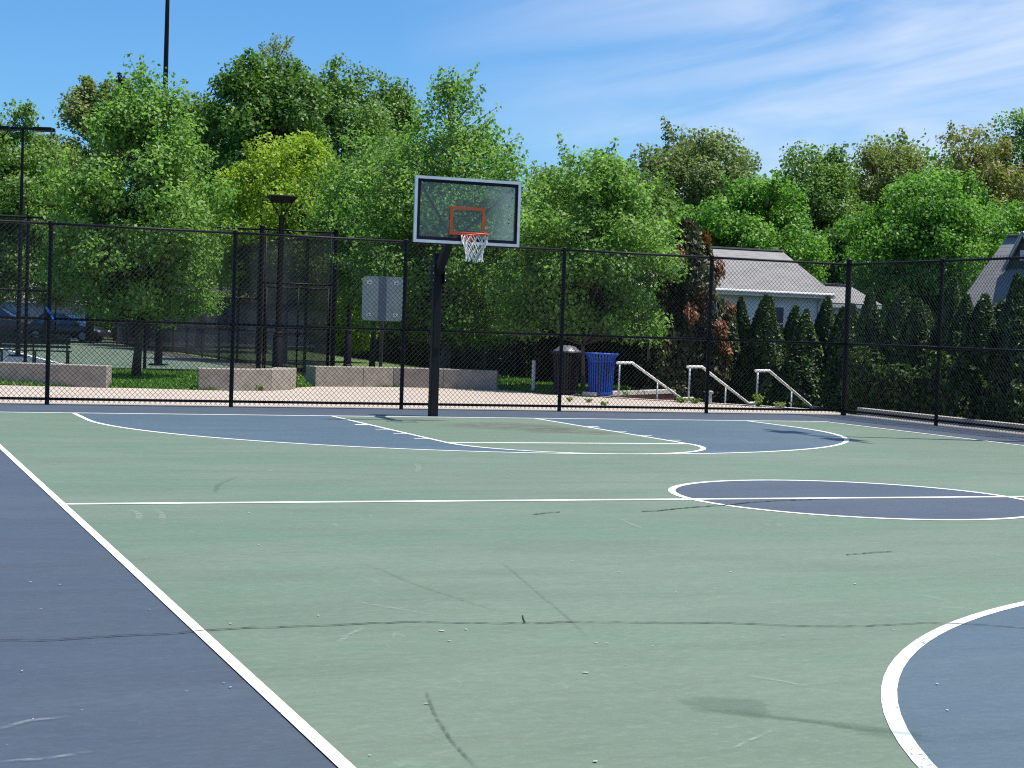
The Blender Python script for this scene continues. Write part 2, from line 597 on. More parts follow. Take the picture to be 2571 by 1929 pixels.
# ------------------------------------------------------------------ mesh helpers
class MB:
    def __init__(self):
        self.v, self.f = [], []

    def box(self, c, s, rz=0.0, M=None):
        hx, hy, hz = s[0] / 2, s[1] / 2, s[2] / 2
        k = len(self.v)
        ca, sa = math.cos(rz), math.sin(rz)
        for dx, dy, dz in ((-1, -1, -1), (1, -1, -1), (1, 1, -1), (-1, 1, -1), (-1, -1, 1), (1, -1, 1), (1, 1, 1), (-1, 1, 1)):
            x, y, z = dx * hx, dy * hy, dz * hz
            p = Vector((c[0] + x * ca - y * sa, c[1] + x * sa + y * ca, c[2] + z))
            self.v.append(tuple(M @ p) if M else tuple(p))
        for q in ((3, 2, 1, 0), (4, 5, 6, 7), (0, 1, 5, 4), (1, 2, 6, 5), (2, 3, 7, 6), (3, 0, 4, 7)):
            self.f.append(tuple(k + i for i in q))
        return self

    def tube(self, pts, r, n=8, caps=True):
        pts = [Vector(p) for p in pts]
        rs = r if isinstance(r, (list, tuple)) else [r] * len(pts)
        k = len(self.v)
        prev = None
        for i, p in enumerate(pts):
            d = (pts[min(i + 1, len(pts) - 1)] - pts[max(i - 1, 0)])
            if d.length < 1e-9:
                d = Vector((0, 0, 1))
            d.normalize()
            a = Vector((0, 0, 1)) if abs(d.z) < 0.95 else Vector((1, 0, 0))
            if prev is None:
                u = d.cross(a).normalized()
            else:
                u = (prev - d * prev.dot(d))
                u = u.normalized() if u.length > 1e-6 else d.cross(a).normalized()
            prev = u
            w = d.cross(u)
            for j in range(n):
                t = 2 * PI * j / n
                self.v.append(tuple(p + (u * math.cos(t) + w * math.sin(t)) * rs[i]))
        for i in range(len(pts) - 1):
            for j in range(n):
                a0 = k + i * n + j
                a1 = k + i * n + (j + 1) % n
                self.f.append((a0, a1, a1 + n, a0 + n))
        if caps:
            self.f.append(tuple(k + j for j in reversed(range(n))))
            e = k + (len(pts) - 1) * n
            self.f.append(tuple(e + j for j in range(n)))
        return self

    def bar(self, p0, p1, w, h, upv=(0, 0, 1)):
        """rectangular bar; w across, h along upv"""
        p0, p1 = Vector(p0), Vector(p1)
        d = (p1 - p0).normalized()
        s = d.cross(Vector(upv))
        if s.length < 1e-6:
            s = d.cross(Vector((0, 1, 0)))
        s.normalize()
        t = s.cross(d).normalized()
        k = len(self.v)
        for p in (p0, p1):
            for a, b in ((-1, -1), (1, -1), (1, 1), (-1, 1)):
                self.v.append(tuple(p + s * (a * w / 2) + t * (b * h / 2)))
        self.f += [(k + 3, k + 2, k + 1, k), (k + 4, k + 5, k + 6, k + 7)]
        for j in range(4):
            self.f.append((k + j, k + (j + 1) % 4, k + 4 + (j + 1) % 4, k + 4 + j))
        return self

    def lathe(self, prof, n=16, c=(0, 0, 0)):
        k = len(self.v)
        for r, z in prof:
            for j in range(n):
                t = 2 * PI * j / n
                self.v.append((c[0] + r * math.cos(t), c[1] + r * math.sin(t), c[2] + z))
        for i in range(len(prof) - 1):
            for j in range(n):
                a0, a1 = k + i * n + j, k + i * n + (j + 1) % n
                self.f.append((a0, a1, a1 + n, a0 + n))
        self.f.append(tuple(k + j for j in reversed(range(n))))
        e = k + (len(prof) - 1) * n
        self.f.append(tuple(e + j for j in range(n)))
        return self

    def prism(self, poly, z0, z1):
        """poly: xy outline (counter clockwise)"""
        k, n = len(self.v), len(poly)
        for z in (z0, z1):
            for p in poly:
                self.v.append((p[0], p[1], z))
        self.f.append(tuple(k + i for i in reversed(range(n))))
        self.f.append(tuple(k + n + i for i in range(n)))
        for i in range(n):
            j = (i + 1) % n
            self.f.append((k + i, k + j, k + n + j, k + n + i))
        return self

    def poly(self, pts):
        k = len(self.v)
        self.v += [tuple(p) for p in pts]
        self.f.append(tuple(range(k, k + len(pts))))
        return self

    def ribbon(self, pts, w, z):
        """flat ribbon on the ground along xy points; w may be a list"""
        k = len(self.v)
        P = [Vector((p[0], p[1], 0)) for p in pts]
        n = len(P)
        ws = w if isinstance(w, (list, tuple)) else [w] * n
        for i, p in enumerate(P):
            d = (P[min(i + 1, n - 1)] - P[max(i - 1, 0)]).normalized()
            s = Vector((-d.y, d.x, 0))
            a, b = p + s * ws[i] / 2, p - s * ws[i] / 2
            self.v += [(a.x, a.y, z), (b.x, b.y, z)]
        for i in range(n - 1):
            q = k + 2 * i
            self.f.append((q + 1, q + 3, q + 2, q))
        return self

    def mesh(self, name, m, smooth=False):
        me = bpy.data.meshes.new(name)
        me.from_pydata(self.v, [], self.f)
        if m is not None:
            me.materials.append(m)
        if smooth:
            me.polygons.foreach_set('use_smooth', [True] * len(me.polygons))
        me.update()
        return me

    def build(self, name, m, parent=None, loc=(0, 0, 0), smooth=False, rz=0.0):
        return add(name, self.mesh(name, m, smooth), parent, loc, rz)


def add(name, me, parent=None, loc=(0, 0, 0), rz=0.0):
    o = bpy.data.objects.new(name, me)
    o.location = loc
    o.rotation_euler = (0, 0, rz)
    o.parent = parent
    COL.objects.link(o)
    return o


def empty(name, loc=(0, 0, 0), rz=0.0):
    return add(name, None, None, loc, rz)


def tag(o, label=None, cat=None, group=None, kind=None):
    if label:
        o['label'] = label
    if cat:
        o['category'] = cat
    if group:
        o['group'] = group
    if kind:
        o['kind'] = kind
    return o


def bevel(o, w=0.01, seg=2):
    md = o.modifiers.new('bevel', 'BEVEL')
    md.width = w
    md.segments = seg
    md.limit_method = 'ANGLE'
    return o


def smooth_angle(me, ang=40):
    me.polygons.foreach_set('use_smooth', [True] * len(me.polygons))
    me.set_sharp_from_angle(angle=rad(ang))


def arc(cx, cy, r, a0, a1, n):
    return [(cx + r * math.cos(a0 + (a1 - a0) * i / n), cy + r * math.sin(a0 + (a1 - a0) * i / n)) for i in range(n + 1)]


rnd = random.Random(11)
nrs = np.random.RandomState(7)

# ------------------------------------------------------------------ ground and court
LOWZ = -0.86
gr = MB().poly([(-400, -120, LOWZ), (400, -120, LOWZ), (400, 500, LOWZ), (-400, 500, LOWZ)]).build('ground', M_LOW)
tag(gr, kind='structure')
edge_pts = [(10.50, -120), (10.50, 3.6), (10.75, 4.5), (9.75, 5.6), (7.35, 8.9), (6.9, 9.7), (7.9, 11.6), (12, 15.5), (20, 26), (30, 60), (40, 140), (-260, 140), (-260, -120)]
tag(MB().prism(edge_pts, LOWZ + 0.002, -0.03).build('lawn', M_LAWN), kind='structure')
PLAZA = [(-30, 2.95), (10.2, 2.95), (10.3, 4.4), (9.57, 5.84), (8.4, 7.25), (7.5, 8.55), (6.95, 9.75), (6.5, 10.3), (6.2, 11.2), (6.0, 12.6), (5.7, 12.35), (4.34, 12.95), (2.44, 12.65), (1.17, 12.3),
         (0.5, 11.5), (0.05, 10.3), (-0.58, 9.6), (-1.55, 9.25), (-2.25, 9.3), (-2.9, 9.5), (-3.6, 9.75), (-4.1, 9.7), (-5.2, 9.85), (-6.4, 10.05), (-30, 14)]
pl = tag(MB().prism(PLAZA, -0.06, -0.012).build('plaza', M_PAVER), kind='structure')
# pale concrete edging along the head of the steps and the diagonal plaza edge
ed = MB()
epl = [(10.3, 4.4), (9.57, 5.84), (8.4, 7.25), (7.5, 8.55), (6.95, 9.75), (6.4, 10.5)]
for a, b in zip(epl[:-1], epl[1:]):
    pass
ed.ribbon([(10.38, 4.3)] + [(x + 0.05, y + 0.03) for x, y in epl], 0.26, 0.004)
ed.build('edging', M_KERB, pl)
gs = MB().prism([(-30, 2.56), (9.9, 2.56), (9.9, 2.945), (-30, 2.945)], -0.06, -0.004).build('gravel_strip', M_GRAVEL)
tag(gs, kind='structure')
tag(MB().prism([(9.84, -60), (10.285, -60), (10.285, 2.55), (9.84, 2.55)], -0.06, -0.006).build('gravel_strip', M_GRAVEL), kind='structure')

court = MB().prism([(-16, -46), (9.83, -46), (9.83, 2.555), (-16, 2.555)], -0.06, 0.0).build('basketball_court', MATS['court_blue'])
tag(court, kind='structure')
HL, HW = 12.92, 7.69
LW = 0.058
LX = 0.095      # lines painted across the court


def sheet(name, poly, z, m):
    return MB().poly([(x, y, z) for x, y in poly]).build(name, m, court)


sheet('green_field', [(-HW, -2 * HL), (HW, -2 * HL), (HW, 0), (-HW, 0)], 0.0012, MATS['court_green'])
for s in (0, 1):
    def fl(p):
        return p if s == 0 else (-p[0], -2 * HL - p[1])
    A = [(6.02, 0)] + arc(0, -1.6, 6.02, 0, -PI, 72) + [(-6.02, 0)]
    sheet('three_point_zone', [fl(p) for p in reversed(A)], 0.0024, MATS['court_zone'])
    K = [(1.83, 0), (1.83, -5.79)] + arc(0, -5.79, 1.83, 0, -PI, 40)[1:] + [(-1.83, 0)]
    sheet('lane', [fl(p) for p in reversed(K)], 0.0036, MATS['court_green'])
    ml = M_LINE if s == 0 else M_LINE_OLD
    MB().ribbon([fl(p) for p in A], 0.072, 0.0048).build('three_point_line', ml, court)
    MB().ribbon([fl(p) for p in [(-1.83, 0), (-1.83, -5.79)]], LW, 0.0050).build('lane_line', ml, court)
    MB().ribbon([fl(p) for p in [(1.83, 0), (1.83, -5.79)]], LW, 0.0050).build('lane_line', ml, court)
    MB().ribbon([fl(p) for p in arc(0, -5.79, 1.83, 0, -PI, 48)], 0.072, 0.0054).build('free_throw_arc', ml, court)
    MB().ribbon([fl(p) for p in [(-1.83, -5.79), (1.83, -5.79)]], LX, 0.0052).build('free_throw_line', ml, court)
    for sx in (-1, 1):
        for yy, ww in ((-2.2, 0.15), (-3.25, 0.06), (-4.15, 0.06), (-5.10, 0.06)):
            MB().ribbon([fl((sx * 1.86, yy)), fl((sx * 2.06, yy))], ww, 0.0047).build('lane_mark', ml, court)
    MB().ribbon([fl(p) for p in [(-HW - LW / 2, 0), (HW + LW / 2, 0)]], LX, 0.0060).build('baseline', M_LINE, court)
for sx in (-1, 1):
    MB().ribbon([(sx * HW, 0), (sx * HW, -2 * HL)], LW + 0.002, 0.0064).build('sideline', M_LINE, court)
MB().poly([(x, y, 0.0024) for x, y in arc(0, -HL, 1.83, 0, 2 * PI, 72)[:-1]]).build('centre_circle_field', MATS['court_blue'], court)
MB().ribbon(arc(0, -HL, 1.83, 0, 2 * PI, 96), 0.072, 0.0048).build('centre_circle_line', M_LINE, court)
MB().ribbon([(-HW, -HL), (HW, -HL)], LX, 0.0054).build('half_court_line', M_LINE, court)


# marks on the coating -------------------------------------------------
def cover(o, vals):
    a = o.data.attributes.new('cover', 'FLOAT', 'POINT')
    a.data.foreach_set('value', vals)


S1 = 1300 / 2212


def zpts(ox, oy, pts):
    return [on(ox + x * S1, oy + y * S1) for x, y in pts]


def jag(pts, step=0.06, amp=0.012, seed=1):
    r = random.Random(seed)
    out = []
    off = 0.0
    for a, b in zip(pts[:-1], pts[1:]):
        n = max(2, int((b - a).length / step))
        d = (b - a).normalized()
        s = Vector((-d.y, d.x, 0))
        for i in range(n):
            off = off * 0.78 + r.uniform(-amp, amp)
            p = a + (b - a) * (i / n) + s * off
            out.append((p.x, p.y))
    out.append((pts[-1].x, pts[-1].y))
    return out


def crack(pts, w, seed):
    j = jag(pts, 0.035, 0.009, seed)
    r = random.Random(seed)
    ws = [w * (0.45 + 0.9 * r.random()) for _ in j]
    return MB().ribbon(j, ws, 0.0074).build('crack', M_CRACK, court)


c1 = zpts(0, 1000, [(-60, 1038), (0, 1037), (180, 1038), (350, 1030), (500, 1020), (700, 1012), (840, 1000), (1050, 988), (1300, 978), (1500, 971), (1780, 962)]) + \
    zpts(1271, 1000, [(0, 966), (250, 962), (500, 960), (780, 966), (900, 964), (1250, 976), (1450, 979), (1600, 974), (1780, 963), (1900, 966), (2050, 972), (2212, 985), (2300, 990)])
crack(c1, 0.012, 3)
crack(zpts(1271, 1000, [(68, 932), (62, 950), (66, 966)]), 0.006, 5)
crack(zpts(1271, 1000, [(580, 487), (630, 485), (780, 470), (950, 458), (1060, 447), (1150, 441), (1370, 433)]), 0.024, 6)
crack(zpts(1271, 1000, [(110, 500), (170, 492), (230, 488)]), 0.022, 7)
crack(zpts(1271, 1000, [(1450, 672), (1560, 663), (1650, 657)]), 0.016, 8)

stain_mat('scuff_dark', (0.060, 0.075, 0.062), 0.55, soft=25)
stain_mat('scuff_faint', (0.080, 0.098, 0.082), 0.28, soft=25)
stain_mat('scuff_pale', (0.42, 0.46, 0.44), 0.24, soft=18)
stain_mat('damp_patch', (0.060, 0.120, 0.072), 0.19, 0.5, soft=6.0, edge=True)
stain_mat('lane_wear', (0.150, 0.130, 0.115), 0.50, soft=3.0)


def scuff(pts, w, m):
    P = []
    for a, b in zip(pts[:-1], pts[1:]):
        for i in range(8):
            P.append(a + (b - a) * i / 8)
    P.append(pts[-1])
    P = [P[0]] + [(P[i - 1] + P[i] * 2 + P[i + 1]) / 4 for i in range(1, len(P) - 1)] + [P[-1]]
    n = len(P)
    o = MB().ribbon([(p.x, p.y) for p in P], w, 0.0081).build('scuff_mark', MATS[m], court)
    vals = []
    for i in range(n):
        t = i / (n - 1)
        vals += [min(1, 5 * t, 5 * (1 - t))] * 2
    cover(o, vals)
    return o


scuff(zpts(0, 1000, [(1815, 1245), (1835, 1300), (1865, 1370), (1930, 1470), (1985, 1530), (2040, 1590)]), 0.016, 'scuff_dark')
scuff(zpts(0, 1000, [(1540, 708), (1640, 740), (1750, 790), (1930, 850), (2050, 890), (2160, 917)]), 0.022, 'scuff_faint')
scuff(zpts(1271, 1000, [(-40, 690), (20, 735), (130, 830), (240, 920), (300, 975), (360, 1040)]), 0.020, 'scuff_faint')
scuff(zpts(0, 1000, [(-20, 1425), (120, 1385), (310, 1365)]), 0.03, 'scuff_pale')
scuff(zpts(0, 1000, [(-20, 1562), (200, 1548), (400, 1515)]), 0.03, 'scuff_pale')
scuff(zpts(0, 1000, [(1440, 1055), (1490, 1015), (1560, 985)]), 0.03, 'scuff_pale')
scuff(zpts(0, 1000, [(560, 478), (595, 500), (590, 530)]), 0.05, 'scuff_pale')
scuff(zpts(0, 1000, [(660, 478), (695, 500), (690, 530)]), 0.05, 'scuff_pale')
scuff(zpts(0, 1000, [(1775, 280), (1790, 300), (1780, 320)]), 0.06, 'scuff_pale')
scuff(zpts(1271, 1000, [(960, 1510), (1050, 1465), (1160, 1415)]), 0.02, 'scuff_pale')
scuff(zpts(1271, 1000, [(1020, 1190), (1180, 1215), (1300, 1240)]), 0.02, 'scuff_pale')
scuff(zpts(1271, 1000, [(480, 515), (530, 540), (580, 560)]), 0.03, 'scuff_pale')
scuff(zpts(0, 1000, [(1500, 870), (1700, 905), (1850, 930)]), 0.02, 'scuff_pale')
scuff(zpts(0, 1000, [(915, 410), (935, 370), (1020, 335)]), 0.05, 'scuff_faint')


def blob(name, c, rx, ry, rot, m, seed, lobes=0.25, n=40):
    """soft edged patch: a fan of rings whose cover fades to the rim"""
    r = random.Random(seed)
    ph = [(r.randint(2, 7), r.uniform(0, 6.28), r.uniform(0.3, 1)) for _ in range(4)]
    mb = MB()
    vals = []
    rings = [0.0, 0.45, 0.75, 1.0]
    cov = [1.0, 0.95, 0.7, 0.0]
    ca, sa = math.cos(rot), math.sin(rot)
    for k, q in enumerate(rings):
        for i in range(n):
            t = 2 * PI * i / n
            rr = q * (1 + lobes * sum(a * math.sin(f * t + p) for f, p, a in ph) / 2)
            x, y = rx * rr * math.cos(t), ry * rr * math.sin(t)
            mb.v.append((c[0] + x * ca - y * sa, c[1] + x * sa + y * ca, 0.0078))
            vals.append(cov[k])
    for k in range(3):
        for i in range(n):
            j = (i + 1) % n
            mb.f.append((k * n + i, (k + 1) * n + i, (k + 1) * n + j, k * n + j))
    o = mb.build(name, MATS[m], court)
    cover(o, vals)
    return o


pa = zpts(1271, 1000, [(950, 1320), (1150, 1365), (1400, 1392), (1580, 1420), (1700, 1460)])
dirp = math.atan2((pa[3] - pa[1]).y, (pa[3] - pa[1]).x)
blob('damp_patch', pa[0], 0.26, 0.22, dirp, 'damp_patch', 3, 0.5)
blob('damp_patch', pa[1], 0.34, 0.06, dirp, 'damp_patch', 4, 0.4)
blob('damp_patch', (pa[2] + pa[3]) / 2, 0.42, 0.07, dirp, 'damp_patch', 8, 0.5)
blob('damp_patch', pa[3] + (pa[4] - pa[3]) * 0.45, 0.22, 0.09, dirp, 'damp_patch', 9, 0.5)
blob('lane_wear', (0.5, -2.3, 0), 1.25, 1.1, 0.2, 'lane_wear', 12, 0.3)
blob('lane_wear', (1.1, -3.4, 0), 0.8, 0.8, 0.2, 'lane_wear', 13, 0.3)

# droppings, blossom and grit lying about: too many to count
mb = MB()
spots = []
for (ox, pts) in ((0, [(435, 256), (515, 243), (1065, 493), (625, 685), (1105, 630), (985, 967), (1360, 933), (1990, 992), (1920, 1042), (1887, 998), (985, 1240), (955, 1222), (1580, 1532), (1825, 1310), (2185, 330), (1625, 252), (1808, 253), (1160, 312), (668, 120), (840, 100), (545, 45), (1668, 665), (130, 790), (255, 800), (175, 905), (95, 1170)]),
                  (1271, [(22, 330), (1088, 343), (958, 745), (385, 1050), (432, 1051), (280, 697), (1520, 304), (1995, 323), (1978, 572), (1885, 620), (1490, 797), (380, 1558), (340, 1177), (1010, 222), (1560, 345), (480, 745), (728, 833), (1665, 693), (1840, 1226), (1185, 1018), (440, 405), (1526, 493), (1883, 1338)])):
    for x, y in pts:
        p = on(ox + x * S1, 1000 + y * S1)
        spots.append((p.x, p.y, rnd.uniform(0.007, 0.016)))
for _ in range(90):
    p = (rnd.uniform(-9, 8), rnd.uniform(-24, 1.8))
    spots.append((p[0], p[1], rnd.uniform(0.004, 0.009)))
for x, y, r in spots:
    n = 8
    k = len(mb.v)
    a0 = rnd.uniform(0, 6.28)
    e = rnd.uniform(0.45, 0.9)
    for q, zz in ((1.0, 0.0072), (0.6, 0.0076 + r * 0.03)):
        for i in range(n):
            t = 2 * PI * i / n
            rr = r * q * rnd.uniform(0.45, 1.3)
            u, w = rr * math.cos(t), rr * e * math.sin(t)
            mb.v.append((x + u * math.cos(a0) - w * math.sin(a0), y + u * math.sin(a0) + w * math.cos(a0), zz))
    for i in range(n):
        j = (i + 1) % n
        mb.f.append((k + i, k + j, k + n + j, k + n + i))
    mb.f.append(tuple(k + n + i for i in range(n)))
sp = mb.build('litter_specks', M_SPECK)
tag(sp, 'white droppings and blossom specks scattered over the court', 'litter', kind='stuff')

# tennis court beyond
TZ = -0.02
tc = MB().prism([(-45, 20.4), (3.5, 20.4), (3.5, 62), (-45, 62)], -0.06, TZ).build('tennis_court', MATS['court_green'])
tag(tc, kind='structure')
bl0, bl1 = on(20, 880, TZ), on(150, 913, TZ)
bd_ = (bl1 - bl0)
bl2, bl3 = bl0 - bd_ * 1.2, bl1 + bd_ * 0.12
MB().poly([(-40, bl3.y, TZ + 0.005), (bl3.x, bl3.y, TZ + 0.005), (bl2.x, bl2.y, TZ + 0.005), (-40, bl2.y, TZ + 0.005)]).build('blue_field', MATS['court_zone'], tc)
MB().ribbon([(bl2.x, bl2.y), (bl3.x, bl3.y)], 0.14, TZ + 0.010).build('court_line', M_LINE, tc)
tag(MB().prism([(2.5, 20.45), (3.4, 20.45), (3.4, 61), (2.5, 61)], -0.05, TZ + 0.006).build('clay_strip', M_BROWN), kind='structure')
tag(MB().prism([(-80, 64), (20, 64), (20, 78), (-80, 78)], -0.05, -0.015).build('parking_lot', M_ASPH), kind='structure')


# ------------------------------------------------------------------ chain-link fences
def link_mesh(w, h, z0, pitch=0.088, r=0.0036, y=0.0):
    mb = MB()
    z1 = z0 + h
    for fam in (1, -1):
        n = int((w + h) / pitch) + 2
        for i in range(-1, n):
            c = i * pitch
            # line x = c - h*? ; fam 1: x - z' = c - h ; fam -1: x + z' = c
            if fam == 1:
                xa, za, xb, zb = c - h, 0.0, c, h
            else:
                xa, za, xb, zb = c, 0.0, c - h, h
            # clip to 0..w
            def clip(xa, za, xb, zb):
                dx = xb - xa
                t0, t1 = 0.0, 1.0
                for lo_, sgn in ((0.0, 1), (w, -1)):
                    qa = (xa - lo_) * sgn
                    qb = (xb - lo_) * sgn
                    if qa < 0 and qb < 0:
                        return None
                    if qa < 0:
                        t0 = max(t0, qa / (qa - qb))
                    if qb < 0:
                        t1 = min(t1, qa / (qa - qb))
                if t1 - t0 < 1e-3:
                    return None
                return (xa + dx * t0, za + (zb - za) * t0, xa + dx * t1, za + (zb - za) * t1)
            q = clip(xa, za, xb, zb)
            if q:
                mb.tube([(q[0], y + fam * r * 0.9, z0 + q[1]), (q[2], y + fam * r * 0.9, z0 + q[3])], r, 3, caps=False)
    return mb.mesh('chain_link', M_WIRE)


def fence(name, label, p0, p1, bays, h, mid, bot=0.10, post_r=0.038, rail_r=0.024, end_r=0.058, mesh_side=1, bottom=True, end0=True, end1=True, zb=0.0, wire=0.0037, ties=True, top_over=0.0, pitch=0.088):
    """p0 -> p1, posts at equal spacing; the wire hangs on one face of the posts"""
    p0, p1 = Vector((*p0, zb)), Vector((*p1, zb))
    L = (p1 - p0).length
    ang = math.atan2((p1 - p0).y, (p1 - p0).x)
    root = empty(name, p0, ang)
    tag(root, label, 'fence')
    bw = L / bays
    pm = MB().lathe([(post_r, 0), (post_r, h - 0.03), (post_r * 1.25, h - 0.03), (post_r * 1.25, h + 0.012), (post_r * 0.5, h + 0.03)], 10).mesh('post', M_BLACK, False)
    smooth_angle(pm)
    em = MB().lathe([(end_r, 0), (end_r, h + 0.05), (end_r * 1.2, h + 0.05), (end_r * 1.2, h + 0.075), (end_r * 0.6, h + 0.11)], 12).mesh('end_post', M_BLACK, False)
    smooth_angle(em)
    for i in range(bays + 1):
        if i == 0 and not end0 or i == bays and not end1:
            continue
        e = i in (0, bays)
        add('end_post' if e else 'post', em if e else pm, root, (i * bw, 0, 0))
    tr = MB().tube([(0, 0, 0), (bw, 0, 0)], rail_r, 8).mesh('rail', M_BLACK, True)
    for i in range(bays):
        add('top_rail', tr, root, (i * bw, 0, h - rail_r))
        for z in (mid if isinstance(mid, (list, tuple)) else [mid]):
            add('mid_rail', tr, root, (i * bw, 0, z))
        if bottom:
            add('bottom_rail', tr, root, (i * bw, 0, bot))
    lm = link_mesh(bw, h - 0.055 + top_over, 0.035, pitch, r=wire)
    for i in range(bays):
        add('chain_link', lm, root, (i * bw, mesh_side * (post_r + 0.004), 0))['kind'] = 'stuff'
    if ties:
        tme = MB().lathe([(post_r + 0.007, 0), (post_r + 0.007, 0.014)], 8).mesh('tie_band', M_WIRE)
        for i in range(1, bays):
            for q in range(8):
                add('tie_band', tme, root, (i * bw, 0, 0.35 + q * (h - 0.5) / 7))
    return root


FY, FX, FS, FH = 2.389, 9.628, 3.16, 3.10
far_fence = fence('chain_link_fence', 'tall black chain-link fence running behind the far baseline and hoop', (FX - 7 * FS, FY), (FX, FY), 7, FH, 1.46, 0.10, mesh_side=-1)
side_fence = fence('chain_link_fence', 'tall black chain-link fence along the right-hand sideline of the court', (FX, FY), (FX, FY - 9 * FS), 9, FH, 1.46, 0.10, mesh_side=-1, end0=False, top_over=0.05)
# blue tape knot on the second post from the left edge
tp = at(131, 795, (on(124.7, 1016.8) - CAM).dot(fw))
px_ = FX - 5 * FS
tb = MB()
tb.lathe([(0.034, 0), (0.036, 0.02), (0.036, 0.05), (0.034, 0.06)], 10, (0, 0, 0))
tb.bar((0.02, -0.035, 0.045), (-0.06, -0.05, 0.16), 0.035, 0.006, (0, 1, 0))
tb.bar((0.02, -0.035, 0.02), (0.07, -0.05, -0.04), 0.03, 0.006, (0, 1, 0))
tag(tb.build('tape_strip', M_TAPE, None, (px_, FY, 1.50)), 'bright blue tape tied round a fence post above the bench', 'tape')

# retaining kerb behind the right fence
kb = MB()
rk = empty('retaining_wall', (10.42, -60, 0))
tag(rk, 'pale concrete retaining kerb running behind the right-hand fence', 'wall')
for i in range(21):
    o = MB().box((0, 1.5, (LOWZ + 0.13) / 2), (0.17, 2.992, 0.13 - LOWZ)).build('kerb_block', M_KERB, rk, (0, i * 3.0, 0))
    bevel(o, 0.012)

# ------------------------------------------------------------------ basketball hoop
BX, BY = 0.06, 0.32
hoop = empty('basketball_hoop', (BX, BY, 0))
tag(hoop, 'black post basketball hoop with clear backboard, orange rim and white net', 'basketball hoop')
# local frame: x right, -y towards the court
o = MB()
o.box((0, 0, 1.39), (0.145, 0.145, 2.78))
o = bevel(o.build('post', M_POLE, hoop), 0.012)
o2 = MB().box((0, 0, 2.79), (0.165, 0.165, 0.02)).build('post_cap', M_POLE, hoop)
plt = MB()
plt.box((-0.088, -0.02, 2.46), (0.02, 0.24, 0.36))
plt.box((0.088, -0.02, 2.46), (0.02, 0.24, 0.36))
plate = plt.build('clamp_plate', M_POLE, hoop)
for sx in (-1, 1):
    for z in (2.34, 2.46, 2.58):
        for yy in (-0.115, 0.075):
            MB().tube([(sx * 0.098, yy, z), (sx * 0.112, yy, z)], 0.014, 6).build('bolt', M_STEEL, plate)
MB().box((0, -0.083, 1.30), (0.12, 0.012, 0.26)).build('cover_plate', M_POLE, hoop)
board_y = -1.28 - BY
bx = -BX
arm = MB()
arm.bar((0, -0.05, 2.48), (bx, -0.78, 3.02), 0.13, 0.15)
arm.bar((bx, -0.72, 2.995), (bx, board_y + 0.10, 3.02), 0.13, 0.14)
bevel(arm.build('arm', M_POLE, hoop), 0.01)
bd = empty('backboard', (bx, board_y, 2.90))
bd.parent = hoop
BW_, BH_ = 1.83, 1.07
g = MB().box((0, 0, BH_ / 2), (BW_ - 0.05, 0.012, BH_ - 0.05)).build('glass_pane', M_GLASS, bd)
fr = MB()
t = 0.046
fr.box((0, 0, t / 2), (BW_, 0.045, t))
fr.box((0, 0, BH_ - t / 2), (BW_, 0.045, t))
fr.box((-BW_ / 2 + t / 2, 0, BH_ / 2), (t, 0.044, BH_ - 2 * t))
fr.box((BW_ / 2 - t / 2, 0, BH_ / 2), (t, 0.044, BH_ - 2 * t))
fr.build('frame', M_ALU, bd)


def rect_band(w, h, t, z0, y, name, m, par):
    mb = MB()
    for (cx, cz, sx, sz) in ((0, z0 + t / 2, w, t), (0, z0 + h - t / 2, w, t), (-w / 2 + t / 2, z0 + h / 2, t, h - 2 * t), (w / 2 - t / 2, z0 + h / 2, t, h - 2 * t)):
        mb.box((cx, y, cz), (sx, 0.004, sz))
    return mb.build(name, m, par)


rect_band(BW_ - 2 * t, BH_ - 2 * t, 0.052, t, -0.010, 'border', M_NAVY, bd)
rect_band(0.61, 0.46, 0.052, 0.15, -0.010, 'target_square', M_SQUARE, bd)
# back bracket and struts
MB().box((0, 0.06, 0.13), (0.30, 0.10, 0.20)).build('bracket', M_POLE, bd)
for sx in (-1, 1):
    MB().tube([(sx * 0.84, 0.035, 1.00), (sx * 0.05, 0.62, 0.14)], 0.026, 8).build('strut', M_POLE, bd)
for k, zz in enumerate((0.80, 0.66, 0.52, 0.38, 0.92, 0.45)):
    MB().tube([(0.77 - 0.05 * (k % 2), -0.007, zz), (0.77 - 0.05 * (k % 2), -0.012, zz)], 0.009, 8).build('rivet', M_NAVY, bd)
rim = empty('rim', (bx, board_y - 0.37, 3.05))
rim.parent = hoop
ring = MB()
n = 40
for q in range(1):
    pts = [(0.2286 * math.cos(2 * PI * i / n), 0.2286 * math.sin(2 * PI * i / n), 0) for i in range(n + 1)]
    ring.tube(pts, 0.013, 8, caps=False)
ring.build('ring', M_RIM, rim, smooth=True)
br = MB()
br.box((0, 0.295, 0.0), (0.16, 0.13, 0.018))
br.box((0, 0.350, -0.05), (0.17, 0.012, 0.16))
br.bar((-0.06, 0.345, -0.11), (-0.10, 0.215, -0.012), 0.02, 0.02)
br.bar((0.06, 0.345, -0.11), (0.10, 0.215, -0.012), 0.02, 0.02)
br.build('mount_plate', M_RIM, rim)
# net: twelve hanging loops crossing into diamonds
net = MB()
rows = [(0.0, 0.224), (-0.10, 0.205), (-0.185, 0.170), (-0.265, 0.145), (-0.335, 0.135), (-0.41, 0.145)]
NL = 12
rn = random.Random(4)
jit = [[rn.uniform(-0.06, 0.06) for _ in range(NL)] for _ in rows]


def npt(row, k2):
    z, r = rows[row]
    a = 2 * PI * (k2 / 2) / NL + jit[row][(k2 // 2) % NL]
    return (r * math.cos(a), r * math.sin(a), z - 0.012 + 0.3 * jit[row][(k2 // 2 + 3) % NL] * 0.2 * (row > 0))


